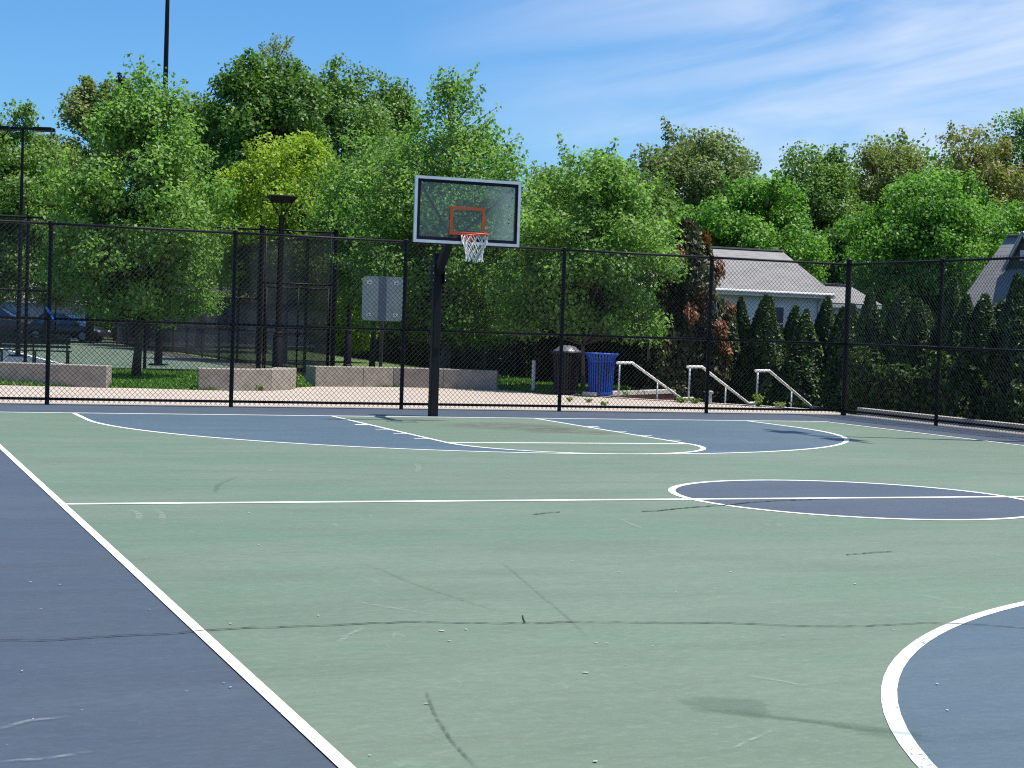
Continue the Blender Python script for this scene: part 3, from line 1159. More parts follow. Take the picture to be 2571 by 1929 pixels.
for row in range(len(rows) - 1):
    for k in range(NL):
        s = row % 2
        a = 2 * k + s
        for dlt in (-1, 1):
            b = a + dlt
            pa_, pb_ = Vector(npt(row, a)), Vector(npt(row + 1, b))
            mid_ = (pa_ + pb_) / 2
            mid_.x *= 0.985
            mid_.y *= 0.985
            net.tube([pa_, mid_, pb_], 0.0055, 5, caps=True)
        pn = npt(row + 1, a + 1)
        net.box(pn, (0.017, 0.017, 0.024), 0.4)
nt_ = net.build('net', M_NET, rim)


# ------------------------------------------------------------------ seat walls
def seat_wall(name, label, front, depth, h, joints=True):
    """front: xy points along the front face, left to right; built as blocks with narrow joints"""
    base = Vector((front[0][0], front[0][1], -0.02))
    root = empty(name, base)
    tag(root, label, 'wall', 'low concrete seat walls round the plaza')
    P = [Vector((x, y, 0)) for x, y in front]
    nrm = []
    for i in range(len(P)):
        d = (P[min(i + 1, len(P) - 1)] - P[max(i - 1, 0)]).normalized()
        nrm.append(Vector((-d.y, d.x, 0)))
    for i in range(len(P) - 1):
        d = (P[i + 1] - P[i]).normalized() * (0.004 if joints else 0.0)
        a, b = P[i] + d * (i > 0), P[i + 1] - d * (i < len(P) - 2)
        a2, b2 = P[i] + nrm[i] * depth + d * (i > 0), P[i + 1] + nrm[i + 1] * depth - d * (i < len(P) - 2)
        mb = MB().prism([tuple((q - base)[:2]) for q in (a, b, b2, a2)], 0.0, h + 0.02)
        bevel(mb.build('wall_block', M_CONC, root), 0.012)
    return root


seat_wall('seat_wall', 'low concrete seat wall in shade at the left edge, by the bench', [(-8.6, 11.2), (-7.2, 10.65), (-5.35, 10.02), (-4.17, 9.58)], 0.52, 0.46)
seat_wall('seat_wall', 'low sunlit curved concrete seat wall under the lamp post, weeds at its foot', [(-2.24, 9.34), (-1.5, 9.24), (-0.58, 9.57), (0.02, 10.20), (0.40, 11.2)], 0.50, 0.46)
seat_wall('seat_wall', 'long low curved concrete seat wall behind the hoop post', [(1.15, 12.30), (2.44, 12.62), (3.3, 12.90), (4.5, 12.58), (5.72, 12.02)], 0.50, 0.47)

# ------------------------------------------------------------------ steps and handrails
E0, E1 = Vector((7.50, 8.68, 0)), Vector((9.57, 5.84, 0))
eu = (E1 - E0).normalized()
sd = Vector((-eu.y, eu.x, 0))           # downhill direction, away to the right
sd = sd if sd.x > 0 else -sd
st = empty('steps', (E0.x, E0.y, 0))
tag(st, 'concrete steps leading down from the plaza under the white handrails', 'steps')
for i in range(5):
    a = E0 - eu * 0.3 + sd * (0.40 + i * 0.36) - E0
    b = E1 + eu * 0.45 + sd * (0.40 + i * 0.36) - E0
    c, d = b + sd * 0.355, a + sd * 0.355
    MB().prism([a[:2], b[:2], c[:2], d[:2]], LOWZ + 0.004, -0.15 * (i + 1)).build('step', M_KERB, st)
cw = empty('cheek_wall', (E0.x, E0.y, 0))
tag(cw, 'low red brick wall with pale stone cap beside the far handrail', 'wall')
a = -eu * 0.75 - sd * 0.1
b = a + sd * 4.2
MB().bar((a.x, a.y, -0.42), (b.x, b.y, -0.42), 0.26, 0.86).build('wall_face', M_BRICK, cw)
MB().bar((a.x, a.y, 0.055), (b.x, b.y, 0.055), 0.34, 0.09).build('cap_stone', M_KERB, cw)
names = ['leftmost of the three white sloping handrails, beside the blue bin', 'middle one of the three white sloping handrails at the steps', 'rightmost of the three white sloping handrails, nearest the fence corner']
for i, f_ in enumerate((0.0, 0.52, 1.0)):
    p = E0 + (E1 - E0) * f_
    r_ = empty('handrail', p)
    tag(r_, names[i], 'handrail', 'white handrails at the steps')
    R = 0.033
    hgt = 0.82 - 0.02 * i
    top = [sd * -0.12 + Vector((0, 0, hgt)), sd * 0.62 + Vector((0, 0, hgt)), sd * 3.27 + Vector((0, 0, hgt - 0.90)), sd * 3.92 + Vector((0, 0, hgt - 0.90))]
    MB().tube(top, R, 10).build('rail', M_RAIL, r_, smooth=True)
    MB().tube([(0, 0, 0), (0, 0, hgt)], 0.024, 8).build('post', M_STEEL, r_, smooth=True)
    for dd, zt, zb in ((1.95, hgt - 0.90 * 1.33 / 2.65, -0.62), (3.65, hgt - 0.90, LOWZ)):
        q = sd * dd
        MB().tube([(q.x, q.y, zb), (q.x, q.y, zt)], 0.022, 8).build('post', M_STEEL, r_, smooth=True)


# ------------------------------------------------------------------ litter bins
def litter_bin(name, label, loc, m, lid=False, rz=0.0):
    root = empty(name, loc, rz)
    tag(root, label, 'litter bin', 'slatted steel litter bins')
    H, rb, rtp = 1.02, 0.285, 0.315
    MB().lathe([(0.20, 0.0), (0.20, 0.05), (rb + 0.01, 0.05), (rb + 0.015, 0.085), (rb + 0.01, 0.12), (rb - 0.03, 0.12)], 28).build('base_ring', m, root, smooth=False)
    MB().lathe([(rb - 0.03, 0.10), (rtp - 0.03, H - 0.10), (rtp - 0.05, H - 0.10)], 24).build('liner', M_BINBLACK if m is M_BINBLACK else mat('liner_blue', (0.006, 0.03, 0.15), 0.6), root)
    MB().lathe([(rtp - 0.012, H - 0.19), (rtp + 0.016, H - 0.19), (rtp + 0.016, H - 0.165), (rtp - 0.012, H - 0.165)], 28).build('band', m, root)
    NS = 30
    sl_ = MB()
    prof = [(rb, 0.10), (rtp, H - 0.16), (rtp + 0.025, H - 0.08), (rtp + 0.075, H - 0.012)]
    for (r0, z0), (r1, z1) in zip(prof[:-1], prof[1:]):
        sl_.bar((r0, 0, z0), (r1, 0, z1), 0.034, 0.012)
    me = sl_.mesh('slat', m)
    for i in range(NS):
        add('slat', me, root, (0, 0, 0), 2 * PI * i / NS)
    rg = MB()
    pts = [((rtp + 0.08) * math.cos(2 * PI * i / 36), (rtp + 0.08) * math.sin(2 * PI * i / 36), H) for i in range(37)]
    rg.tube(pts, 0.018, 8, caps=False).build('top_ring', m, root, smooth=True)
    if lid:
        MB().lathe([(rtp + 0.04, H + 0.015), (rtp + 0.02, H + 0.04), (0.24, H + 0.10), (0.20, H + 0.14), (0.10, H + 0.165), (0.02, H + 0.17)], 28).build('lid', M_LID, root, smooth=True)
    return root


b1 = on(1420, 990)
b2 = on(1507, 995)
litter_bin('litter_bin', 'black slatted litter bin with a domed lid, left of the blue bin', (b1.x, b1.y, -0.012), M_BINBLACK, True)
litter_bin('litter_bin', 'bright blue slatted litter bin with a flared open top', (b2.x, b2.y, -0.012), M_BLUE)
bl = on(1338, 984)
bo = MB().lathe([(0.05, 0), (0.05, 0.76), (0.045, 0.79), (0.02, 0.80)], 12).build('bollard', M_STEEL, None, (bl.x, bl.y, -0.02), smooth=False)
tag(bo, 'thin grey metal bollard on the grass left of the black bin', 'bollard')
fc = on(1773, 1013)
fp = MB().lathe([(0.045, 0), (0.045, 0.26), (0.075, 0.27), (0.075, 0.31), (0.03, 0.33)], 10).build('short_post', M_STEEL, None, (fc.x + 0.2, fc.y + 0.2, -0.05))
tag(fp, 'short grey capped post at the foot of the steps behind the fence', 'post')


# ------------------------------------------------------------------ lamp posts
def lamp(name, label, loc, H=4.7):
    root = empty(name, loc)
    tag(root, label, 'lamp post', 'black flared park lamp posts')
    o = MB().lathe([(0.17, 0), (0.17, 0.05), (0.14, 0.08), (0.128, 1.15), (0.110, 1.18)], 20).build('base_sleeve', M_POLE, root)
    smooth_angle(o.data)
    o = MB().lathe([(0.118, 1.15), (0.125, 1.17), (0.125, 1.20), (0.10, 1.21), (0.10, 1.24), (0.115, 1.25), (0.115, 1.28), (0.085, 1.30)], 20).build('collar', M_POLE, root)
    smooth_angle(o.data)
    o = MB().lathe([(0.082, 1.28), (0.060, H - 0.56), (0.072, H - 0.54), (0.072, H - 0.45), (0.05, H - 0.44)], 16).build('pole', M_POLE, root)
    smooth_angle(o.data)
    for i in range(6):
        a = 2 * PI * i / 6 + 0.3
        c, s = math.cos(a), math.sin(a)
        MB().tube([(0.05 * c, 0.05 * s, H - 0.50), (0.11 * c, 0.11 * s, H - 0.38), (0.31 * c, 0.31 * s, H - 0.10)], 0.014, 6).build('strut', M_POLE, root)
    o = MB().lathe([(0.02, H - 0.15), (0.27, H - 0.13), (0.36, H - 0.02), (0.395, H), (0.395, H + 0.02), (0.36, H + 0.035), (0.0, H + 0.05)], 28).build('lamp_head', M_POLE, root)
    smooth_angle(o.data)
    return root


lp = xy(696, 925, 42.0)
lamp('lamp_post', 'black park lamp post with flared disc head above the seat wall', (lp.x, lp.y, -0.03), 4.62)
lp = xy(873, 885, 60)
lamp('lamp_post', 'distant dark lamp post left of the grey sign, head lost in foliage', (lp.x, lp.y, -0.03), 4.6)
lp = xy(1301, 944, 52)
lamp('lamp_post', 'dark lamp post before the hedge, right of the hoop, head lost in foliage', (lp.x, lp.y, -0.03), 4.6)


def flood(name, label, loc, H, barx, bar=3.2):
    """tall sports light: mast, crossbar, two box fixtures"""
    root = empty(name, loc, barx)
    tag(root, label, 'floodlight', 'tall sports light masts')
    o = MB().lathe([(0.018 * H, 0), (0.018 * H, 0.04), (0.0115 * H, 0.05), (0.0105 * H, 1.2), (0.0055 * H, H)], 14).build('mast', M_POLE, root)
    smooth_angle(o.data)
    MB().box((0, 0, 0.03), (0.50, 0.50, 0.05)).build('base_plate', M_POLE, root)
    MB().box((0, 0, H + 0.03), (bar, 0.08, 0.08)).build('crossbar', M_POLE, root)
    for sx in (-1, 1):
        for xx in (bar / 2 - 0.35,):
            MB().box((sx * xx, 0, H + 0.02), (0.62, 0.55, 0.11)).build('fixture', M_POLE, root)
    return root


q = xy(397, 918, 53)
flood('floodlight_mast', 'tall black light mast rising behind the large left tree', (q.x, q.y, 0), 11.55, -YAW)
q = xy(45, 880, 58)
flood('floodlight_mast', 'tall black light mast with crossbar near the left edge', (q.x, q.y, 0), 7.75, -YAW, 2.15)
# the mast whose shadow reaches in from the right, just inside the right-hand fence
fl_ = flood('floodlight_mast', 'tall black light mast out of view inside the right-hand fence', (9.06, -5.10, 0), 11.5, PI / 2)
for ch in fl_.children:
    if ch.name.startswith('fixture'):
        ch.location.x -= math.copysign(0.42, ch.data.vertices[0].co.x)

# ------------------------------------------------------------------ tennis enclosure: fences and gate
AX, BXX, TY = 1.55, 3.72, 20.1
TH = 4.15
fence('tennis_fence', 'tall black chain-link fence along the near end of the green tennis court', (AX - 7 * 3.2, TY), (AX, TY), 7, TH, [2.15], 0.08, 0.046, 0.031, 0.07, mesh_side=1, zb=-0.02, wire=0.0030, ties=False)
fence('tennis_fence', 'tall black chain-link fence receding along the right side of the tennis court', (BXX, TY), (BXX, TY + 13 * 3.2), 13, TH, [2.10, 1.15], 0.08, 0.046, 0.031, 0.07, mesh_side=1, zb=-0.02, wire=0.0040, ties=False, pitch=0.062)
fence('tennis_fence', 'black chain-link fence across the far end of the tennis court', (AX - 15 * 3.2 + 3, TY + 41.6), (BXX, TY + 41.6), 15, TH, [2.1], 0.08, 0.042, 0.028, 0.05, mesh_side=1, zb=-0.02, wire=0.0030, ties=False, end1=False)
gt = empty('tennis_gateway', (AX, TY, -0.02))
tag(gt, 'black frame with transom and mesh panel over the tennis court gate', 'gateway')
W_ = BXX - AX
MB().tube([(0.05, 0, 2.62), (W_ - 0.05, 0, 2.62)], 0.026, 8).build('transom', M_BLACK, gt, smooth=True)
MB().tube([(0.05, 0, TH - 0.02), (W_ - 0.05, 0, TH - 0.02)], 0.026, 8).build('top_rail', M_BLACK, gt, smooth=True)
for xx in (0.13, W_ - 0.13):
    MB().tube([(xx, 0, 0), (xx, 0, TH - 0.05)], 0.024, 8).build('jamb', M_BLACK, gt, smooth=True)
add('chain_link', link_mesh(W_ - 0.26, TH - 2.68, 2.64, r=0.0030), gt, (0.13, 0.03, 0))['kind'] = 'stuff'


def leaf_gate(label, loc, rz, w):
    r_ = empty('gate', loc, rz)
    tag(r_, label, 'gate')
    for z in (0.12, 1.33, 2.48):
        MB().tube([(0, 0, z), (w, 0, z)], 0.022, 8).build('gate_rail', M_BLACK, r_, smooth=True)
    for xx in (0, w):
        MB().tube([(xx, 0, 0.12), (xx, 0, 2.48)], 0.022, 8).build('gate_stile', M_BLACK, r_, smooth=True)
    add('chain_link', link_mesh(w, 2.34, 0.13, r=0.0030), r_, (0, 0.02, 0))['kind'] = 'stuff'
    MB().box((w - 0.02, -0.03, 1.15), (0.10, 0.05, 0.14)).build('latch', M_BLACK, r_)


leaf_gate('left leaf of the black mesh gate, behind the lamp post', (AX + 0.18, TY - 0.02, 0), 0.0, 0.92)
leaf_gate('right leaf of the black mesh gate, its top rail catching the sun', (AX + W_ - 0.18, TY - 0.02, 0), PI + 0.12, 0.92)

# ------------------------------------------------------------------ sign, bench
sg = xy(960, 757, 44)
s_root = empty('sign_board', (sg.x, sg.y, 0), -YAW)
tag(s_root, 'grey metal sign panel with rounded corners seen from behind the fence', 'sign')
sw, sh, sz = 1.05, 1.15, 1.62


def rrect(w, h, r, n=6):
    out = []
    for cx, cy, a0 in ((w / 2 - r, -h / 2 + r, -PI / 2), (w / 2 - r, h / 2 - r, 0), (-w / 2 + r, h / 2 - r, PI / 2), (-w / 2 + r, -h / 2 + r, PI)):
        for i in range(n + 1):
            a = a0 + (PI / 2) * i / n
            out.append((cx + r * math.cos(a), cy + r * math.sin(a)))
    return out


mb = MB().prism(rrect(sw, sh, 0.09), -0.012, 0.012)
mb.v = [(x, -z, y + sz + sh / 2) for x, y, z in mb.v]
mb.build('panel', M_SIGN, s_root)
MB().box((0, -0.022, sz + sh / 2), (0.20, 0.018, sh - 0.02)).build('shade_stripe', M_SIGN2, s_root)  # soft shade down the panel, drawn as a darker strip
for sx in (-1, 1):
    for zz in (sz + 0.16, sz + sh - 0.16):
        MB().box((sx * 0.35, -0.020, zz), (0.125, 0.010, 0.085)).build('bracket_plate', M_WHITE, s_root)
        MB().box((sx * 0.35, -0.028, zz - 0.006), (0.035, 0.008, 0.02)).build('bolt', M_POLE, s_root)
MB().box((0, 0.05, sz / 2 + 0.3), (0.09, 0.07, sz + 0.6)).build('post', M_TRUNK, s_root)

bn = xy(85, 912, 49.5)
b_root = empty('park_bench', (bn.x, bn.y, -0.02), -YAW * 0.6)
tag(b_root, 'dark green slatted park bench behind the left seat wall', 'bench')
BL = 2.1
for k, (yy, zz) in enumerate(((-0.22, 0.90), (-0.20, 0.79), (-0.18, 0.68), (-0.16, 0.57))):
    MB().box((0, yy, zz), (BL, 0.03, 0.075)).build('back_slat', M_BENCH, b_root)
for k in range(5):
    MB().box((0, -0.10 + k * 0.10, 0.44), (BL, 0.085, 0.035)).build('seat_slat', M_BENCH, b_root)
for sx in (-1, 0, 1):
    lg = MB()
    lg.bar((sx * (BL / 2 - 0.1), -0.14, 0), (sx * (BL / 2 - 0.1), -0.20, 0.94), 0.05, 0.035, (0, 1, 0))
    lg.bar((sx * (BL / 2 - 0.1), 0.30, 0), (sx * (BL / 2 - 0.1), 0.30, 0.43), 0.05, 0.035, (0, 1, 0))
    lg.bar((sx * (BL / 2 - 0.1), -0.16, 0.405), (sx * (BL / 2 - 0.1), 0.34, 0.405), 0.05, 0.035)
    lg.build('leg_frame', M_BENCH, b_root)


# ------------------------------------------------------------------ cars
def car(label, loc, rz, paint, suv=False):
    """nose towards +x"""
    root = empty('parked_car', loc, rz)
    tag(root, label, 'car', 'cars parked beyond the tennis court')
    hr = 0.16 if suv else 0.0
    st_ = [(-2.2, .70, .38, .78), (-2.12, .80, .28, .90 + hr), (-1.5, .87, .22, .97 + hr), (-0.5, .89, .20, .95 + hr), (0.6, .89, .20, .93 + hr), (1.1, .88, .22, .90 + hr), (1.75, .82, .25, .80 + hr), (2.1, .72, .30, .66 + hr * .7), (2.2, .60, .38, .56 + hr * .5)]
    mb = MB()
    for x, w, z0, z1 in st_:
        zm = (z0 + z1) / 2
        mb.v += [(x, -w * .92, z0), (x, -w, zm), (x, -w * .95, z1 - .05), (x, -w * .82, z1), (x, w * .82, z1), (x, w * .95, z1 - .05), (x, w, zm), (x, w * .92, z0)]
    for i in range(len(st_) - 1):
        for j in range(8):
            a, b = i * 8 + j, i * 8 + (j + 1) % 8
            mb.f.append((a, b, b + 8, a + 8))
    mb.f += [tuple(range(7, -1, -1)), tuple((len(st_) - 1) * 8 + j for j in range(8))]
    body = mb.build('body', paint, root)
    smooth_angle(body.data, 35)
    # greenhouse
    rf = 1.46 + hr * 1.6
    gh = [(-2.05 if suv else -1.75, .74, .92 + hr), (-1.75 if suv else -1.05, .62, rf - .03), (0.05, .62, rf), (1.10, .76, .90 + hr)]
    mb = MB()
    for (x, w, z) in gh:
        mb.v += [(x, -w, z), (x, w, z)]
    base_ = [(gh[0][0], -.78, .88 + hr), (gh[0][0], .78, .88 + hr), (gh[3][0], .78, .86 + hr), (gh[3][0], -.78, .86 + hr)]
    mb.f += [(0, 2, 3, 1), (2, 4, 5, 3), (4, 6, 7, 5)]
    mb.f += [(0, 6, 4, 2), (1, 3, 5, 7)]
    glass = mb.build('window_glass', M_CARGLASS, root)
    rp = MB()
    rp.box(((gh[1][0] + gh[2][0]) / 2, 0, rf + .005), (gh[2][0] - gh[1][0] + .1, 1.22, .035))
    for sy in (-1, 1):
        for (x0, z0), (x1, z1) in (((gh[0][0], .92 + hr), (gh[1][0], rf)), ((gh[2][0], rf), (gh[3][0], .9 + hr)), ((-0.45, rf), (-0.5, .93 + hr))):
            y0 = .76 if z0 < 1.2 else .635
            y1 = .76 if z1 < 1.2 else .635
            rp.bar((x0, sy * y0, z0), (x1, sy * y1, z1), .06, .05)
    bevel(rp.build('roof', paint, root), .015)
    for x in (-1.35, 1.38):
        for sy in (-1, 1):
            wmb = MB().lathe([(.30, -.10), (.325, -.08), (.325, .08), (.30, .10)], 20)
            wmb.v = [(a, c, b) for a, b, c in wmb.v]
            wh = wmb.build('wheel', M_TYRE, root, (x, sy * .80, .325))
            rm = MB().lathe([(.19, -.108), (.21, -.10), (.21, .10), (.19, .108)], 14)
            rm.v = [(a, c, b) for a, b, c in rm.v]
            rm.build('rim', M_STEEL, wh)
    for sy in (-1, 1):
        MB().box((2.06, sy * .56, .62 + hr * .5), (.22, .28, .12)).build('headlight', M_HEAD, root)
        MB().box((-2.12, sy * .66, .80 + hr), (.12, .22, .16)).build('tail_light', M_TAIL, root)
        MB().box((0.85, sy * .93, .98 + hr), (.12, .14, .10)).build('mirror', paint, root)
    return root


q = xy(172, 856, 90)
car('dark blue parked car with sloping windscreen and white headlights, beyond the tennis court', (q.x, q.y + 0.6, -0.015), -0.62, M_CAR)
q = xy(12, 852, 93)
car('dark grey parked car at the left edge, mostly behind the blue one', (q.x, q.y + 1.5, -0.015), -0.5, M_CAR2, True)


# ------------------------------------------------------------------ houses
def house(name, label, x0, x1, y0, y1, zb, ze, zr, wallm, roofm, axis='x', over=0.35, board=0.16, windows=(), boards=True):
    """gabled house on world axes; front wall at y0. axis: ridge direction"""
    root = empty(name, ((x0 + x1) / 2, (y0 + y1) / 2, zb))
    tag(root, label, 'house')
    cx, cy = (x0 + x1) / 2, (y0 + y1) / 2
    hw, hd = (x1 - x0) / 2, (y1 - y0) / 2
    H, HR = ze - zb, zr - zb
    wall = MB()
    if axis == 'x':
        prof = [(-hd, 0), (hd, 0), (hd, H), (0, HR - 0.05), (-hd, H)]
        for x in (-hw, hw):
            wall.v += [(x, y, z) for y, z in prof]
    else:
        prof = [(hw, 0), (-hw, 0), (-hw, H), (0, HR - 0.05), (hw, H)]
        for y in (-hd, hd):
            wall.v += [(x, y, z) for x, z in prof]
    wall.f = [(0, 1, 2, 3, 4), (9, 8, 7, 6, 5), (0, 4, 9, 5), (1, 6, 7, 2), (0, 5, 6, 1)]
    wl_ = wall.build('wall', wallm, root)
    if boards:
        n = int(H / board)
        bmx = MB()
        bmx.v = [(-hw, 0, 0), (hw, 0, 0), (hw, -0.022, 0), (-hw, -0.022, 0), (-hw, -0.004, board), (hw, -0.004, board)]
        bmx.f = [(3, 2, 5, 4), (0, 1, 2, 3), (0, 3, 4), (2, 1, 5)]
        me = bmx.mesh('siding_board', wallm)
        for i in range(n):
            add('siding_board', me, wl_, (0, -hd, i * board))
        if axis == 'y':
            k = n
            while k * board < HR - 0.2:
                w_ = hw * (1 - (k * board + board - H) / (HR - H)) - 0.02
                if w_ > 0.1:
                    add('siding_board', me, wl_, (0, -hd, k * board)).scale = (w_ / hw, 1, 1)
                k += 1
    # roof: shingle courses lapped one over the other on each slope
    roof = empty('roof', (0, 0, 0))
    roof.parent = root
    run = (hd if axis == 'x' else hw)
    Lr = (hw if axis == 'x' else hd) + over
    slope = math.atan2(HR - H, run)
    total = (run + over) / math.cos(slope)
    ex = 0.19
    nc = int(total / ex) + 1
    tt = 0.011
    cm = MB()
    cm.v = [(-Lr, 0, 0), (Lr, 0, 0), (Lr, ex * 1.25, 0.0), (-Lr, ex * 1.25, 0.0), (-Lr, 0, tt), (Lr, 0, tt), (Lr, ex * 1.25, 0.008), (-Lr, ex * 1.25, 0.008)]
    cm.f = [(3, 2, 1, 0), (4, 5, 6, 7), (0, 1, 5, 4), (1, 2, 6, 5), (2, 3, 7, 6), (3, 0, 4, 7)]
    cme = cm.mesh('shingle_course', roofm)
    for s in (-1, 1):
        for i in range(nc):
            d = total - i * ex
            if d < 0.02:
                continue
            px, pz = d * math.cos(slope), HR - d * math.sin(slope)
            o = add('shingle_course', cme, roof)
            if axis == 'x':
                o.location = (0, s * px, pz)
                o.rotation_euler = (slope, 0, 0) if s < 0 else (slope, 0, PI)
            else:
                o.location = (s * px, 0, pz)
                o.rotation_euler = (slope, 0, PI / 2) if s > 0 else (slope, 0, -PI / 2)
    tr_ = MB()
    if axis == 'x':
        tr_.box((0, -hd - over + 0.03, H - over * math.tan(slope) - 0.09), (2 * Lr - 0.02, 0.06, 0.13))
        for sx in (-1, 1):
            for s in (-1, 1):
                tr_.bar((sx * (Lr - 0.03), s * (hd + over - 0.06), H - over * math.tan(slope) - 0.06), (sx * (Lr - 0.03), 0.01 * s, HR - 0.07), 0.04, 0.14)
    else:
        for s in (-1, 1):
            tr_.bar((s * (hw + over - 0.03), -(hd + over - 0.03), H - over * math.tan(slope) - 0.05), (0, -(hd + over - 0.03), HR - 0.07), 0.04, 0.15)
    tr_.build('fascia', M_TRIM, roof)
    if axis == 'x':
        MB().bar((-Lr, 0, HR + 0.012), (Lr, 0, HR + 0.012), 0.30, 0.02).build('ridge_cap', roofm, roof)
    else:
        MB().bar((0, -Lr, HR + 0.012), (0, Lr, HR + 0.012), 0.30, 0.02).build('ridge_cap', roofm, roof)
    for (wx, wz, ww, wh) in windows:
        wroot = empty('window', (wx - cx, -hd - 0.03, wz - zb))
        wroot.parent = root
        MB().box((0, 0, 0), (ww, 0.02, wh)).build('pane', M_WINDOW, wroot)
        fm = MB()
        for (ax_, az_, bx_, bz_) in ((0, wh / 2 + .04, ww + .16, .08), (0, -wh / 2 - .04, ww + .16, .08), (-ww / 2 - .04, 0, .08, wh), (ww / 2 + .04, 0, .08, wh), (0, 0, ww, .04)):
            fm.box((ax_, -0.015, az_), (bx_, 0.05, bz_))
        fm.build('frame', M_TRIM, wroot)
    return root


rr = at(1964, 632, 66)
er = at(2060, 737, 62.2)
hb = house('house', 'white house with broad grey shingle roof behind the conifers', rr.x - 8.2, rr.x - 0.35, er.y + 0.3, 2 * rr.y - er.y - 0.3, LOWZ, er.z + 0.12, rr.z, M_SIDING, M_SHINGLE, 'x', 0.35,
           windows=((rr.x - 2.4, 2.0, 0.8, 1.2), (rr.x - 5.2, 2.0, 0.8, 1.2)))
gy_ = er.y - hb.location.y - 0.06
MB().tube([(-4.2, gy_, er.z - LOWZ - 0.02), (4.2, gy_, er.z - LOWZ - 0.05)], 0.06, 8).build('gutter', M_TRIM, hb)
MB().tube([(3.75, gy_, er.z - LOWZ - 0.08), (3.75, gy_ + 0.28, er.z - LOWZ - 0.45), (3.75, gy_ + 0.28, 0.1)], 0.04, 8).build('downpipe', M_TRIM, hb)
vp = MB().tube([(0, 0, 0), (0, 0, 0.28), (0.06, 0, 0.36)], 0.045, 8)
v3 = at(1848, 718, 63.2)
vo_ = vp.build('vent_pipe', M_POLE, hb, (v3.x - hb.location.x, v3.y - hb.location.y, v3.z - hb.location.z - 0.1))
r2_ = at(2140, 719, 65)
e2_ = at(2176, 766, 62.8)
house('house', 'low grey roofed wing with windows beside the white house', rr.x - 0.2, r2_.x - 0.25, e2_.y + 0.3, 2 * r2_.y - e2_.y, LOWZ, e2_.z + 0.1, r2_.z, M_SIDING, M_SHINGLE2, 'x', 0.25,
      windows=((r2_.x - 0.5, 2.0, 0.8, 0.9), (r2_.x - 2.0, 2.0, 0.8, 0.9)))
# steep roofed house at the right edge: ridge runs towards the viewer, only its left slope shows
pk = at(2530, 594, 62)
ev = at(2402, 771, 61.3)
run_ = pk.x - ev.x
h2 = house('house', 'steep grey roofed brick house with a small dark gable at the right edge', ev.x + 0.18, 2 * pk.x - ev.x - 0.18, pk.y - 8.0, pk.y - 0.18, LOWZ, ev.z + 0.22, pk.z, M_BRICK, M_SHINGLE2, 'y', 0.18, 0.20, boards=False)
# small gabled dormer facing left, with a pale vent
dm = empty('dormer', (0, 0, 0))
dm.parent = h2
dz0, dz1 = pk.z - LOWZ - 1.05, pk.z - LOWZ + 0.02
dx, dyc, dw = -1.05, 1.75, 0.95
db = MB()
db.v = [(dx, dyc - dw, dz0 - 0.2), (dx, dyc + dw, dz0 - 0.2), (dx, dyc, dz1 - 0.06), (0.3, dyc - dw, dz0 - 0.2), (0.3, dyc + dw, dz0 - 0.2), (0.3, dyc, dz1 - 0.06)]
db.f = [(0, 2, 1), (3, 4, 5), (0, 1, 4, 3), (1, 2, 5, 4), (2, 0, 3, 5)]
db.build('dormer_wall', mat('dormer_siding', (0.085, 0.075, 0.065), 0.85), dm)
dr = MB()
for sy in (-1, 1):
    dr.bar((dx + 0.30, dyc + sy * (dw + 0.05), dz0 - 0.25), (dx + 0.30, dyc, dz1), 0.9, 0.05, (0, -sy, 0.9))
dr.build('dormer_roof', M_SHINGLE2, dm)
tr2 = MB()
for sy in (-1, 1):
    tr2.bar((dx - 0.12, dyc + sy * (dw + 0.12), dz0 - 0.30), (dx - 0.12, dyc, dz1 - 0.02), 0.05, 0.12)
tr2.build('dormer_trim', M_TRIM, dm)
MB().box((dx - 0.02, dyc, dz0 + 0.25), (0.04, 0.42, 0.36)).build('vent', M_TRIM, dm)
gl_ = at(228, 752, 96)
house('garage', 'pale garage with pinkish roof behind the parked cars at the left', gl_.x - 11, gl_.x - 0.3, gl_.y, gl_.y + 7, -0.02, gl_.z, gl_.z + 1.9, M_SIDING, mat('roof_rose', (0.30, 0.255, 0.255), 0.9, (0.22, 0.19, 0.19), 2), 'x', 0.3, 0.18)
gm = at(440, 700, 100)
gm2 = at(830, 700, 100)
house('house', 'shaded clapboard house seen through the tennis court fence', gm.x, gm2.x, gm.y - 1, gm.y + 7, -0.02, 2.9, 4.6, mat('shaded_clapboard', (0.60, 0.62, 0.64), 0.7), M_SHINGLE, 'x', 0.3, 0.2,
      windows=((gm.x + 2.6, 1.5, 0.8, 1.1), (gm.x + 5.4, 1.5, 0.8, 1.1)))


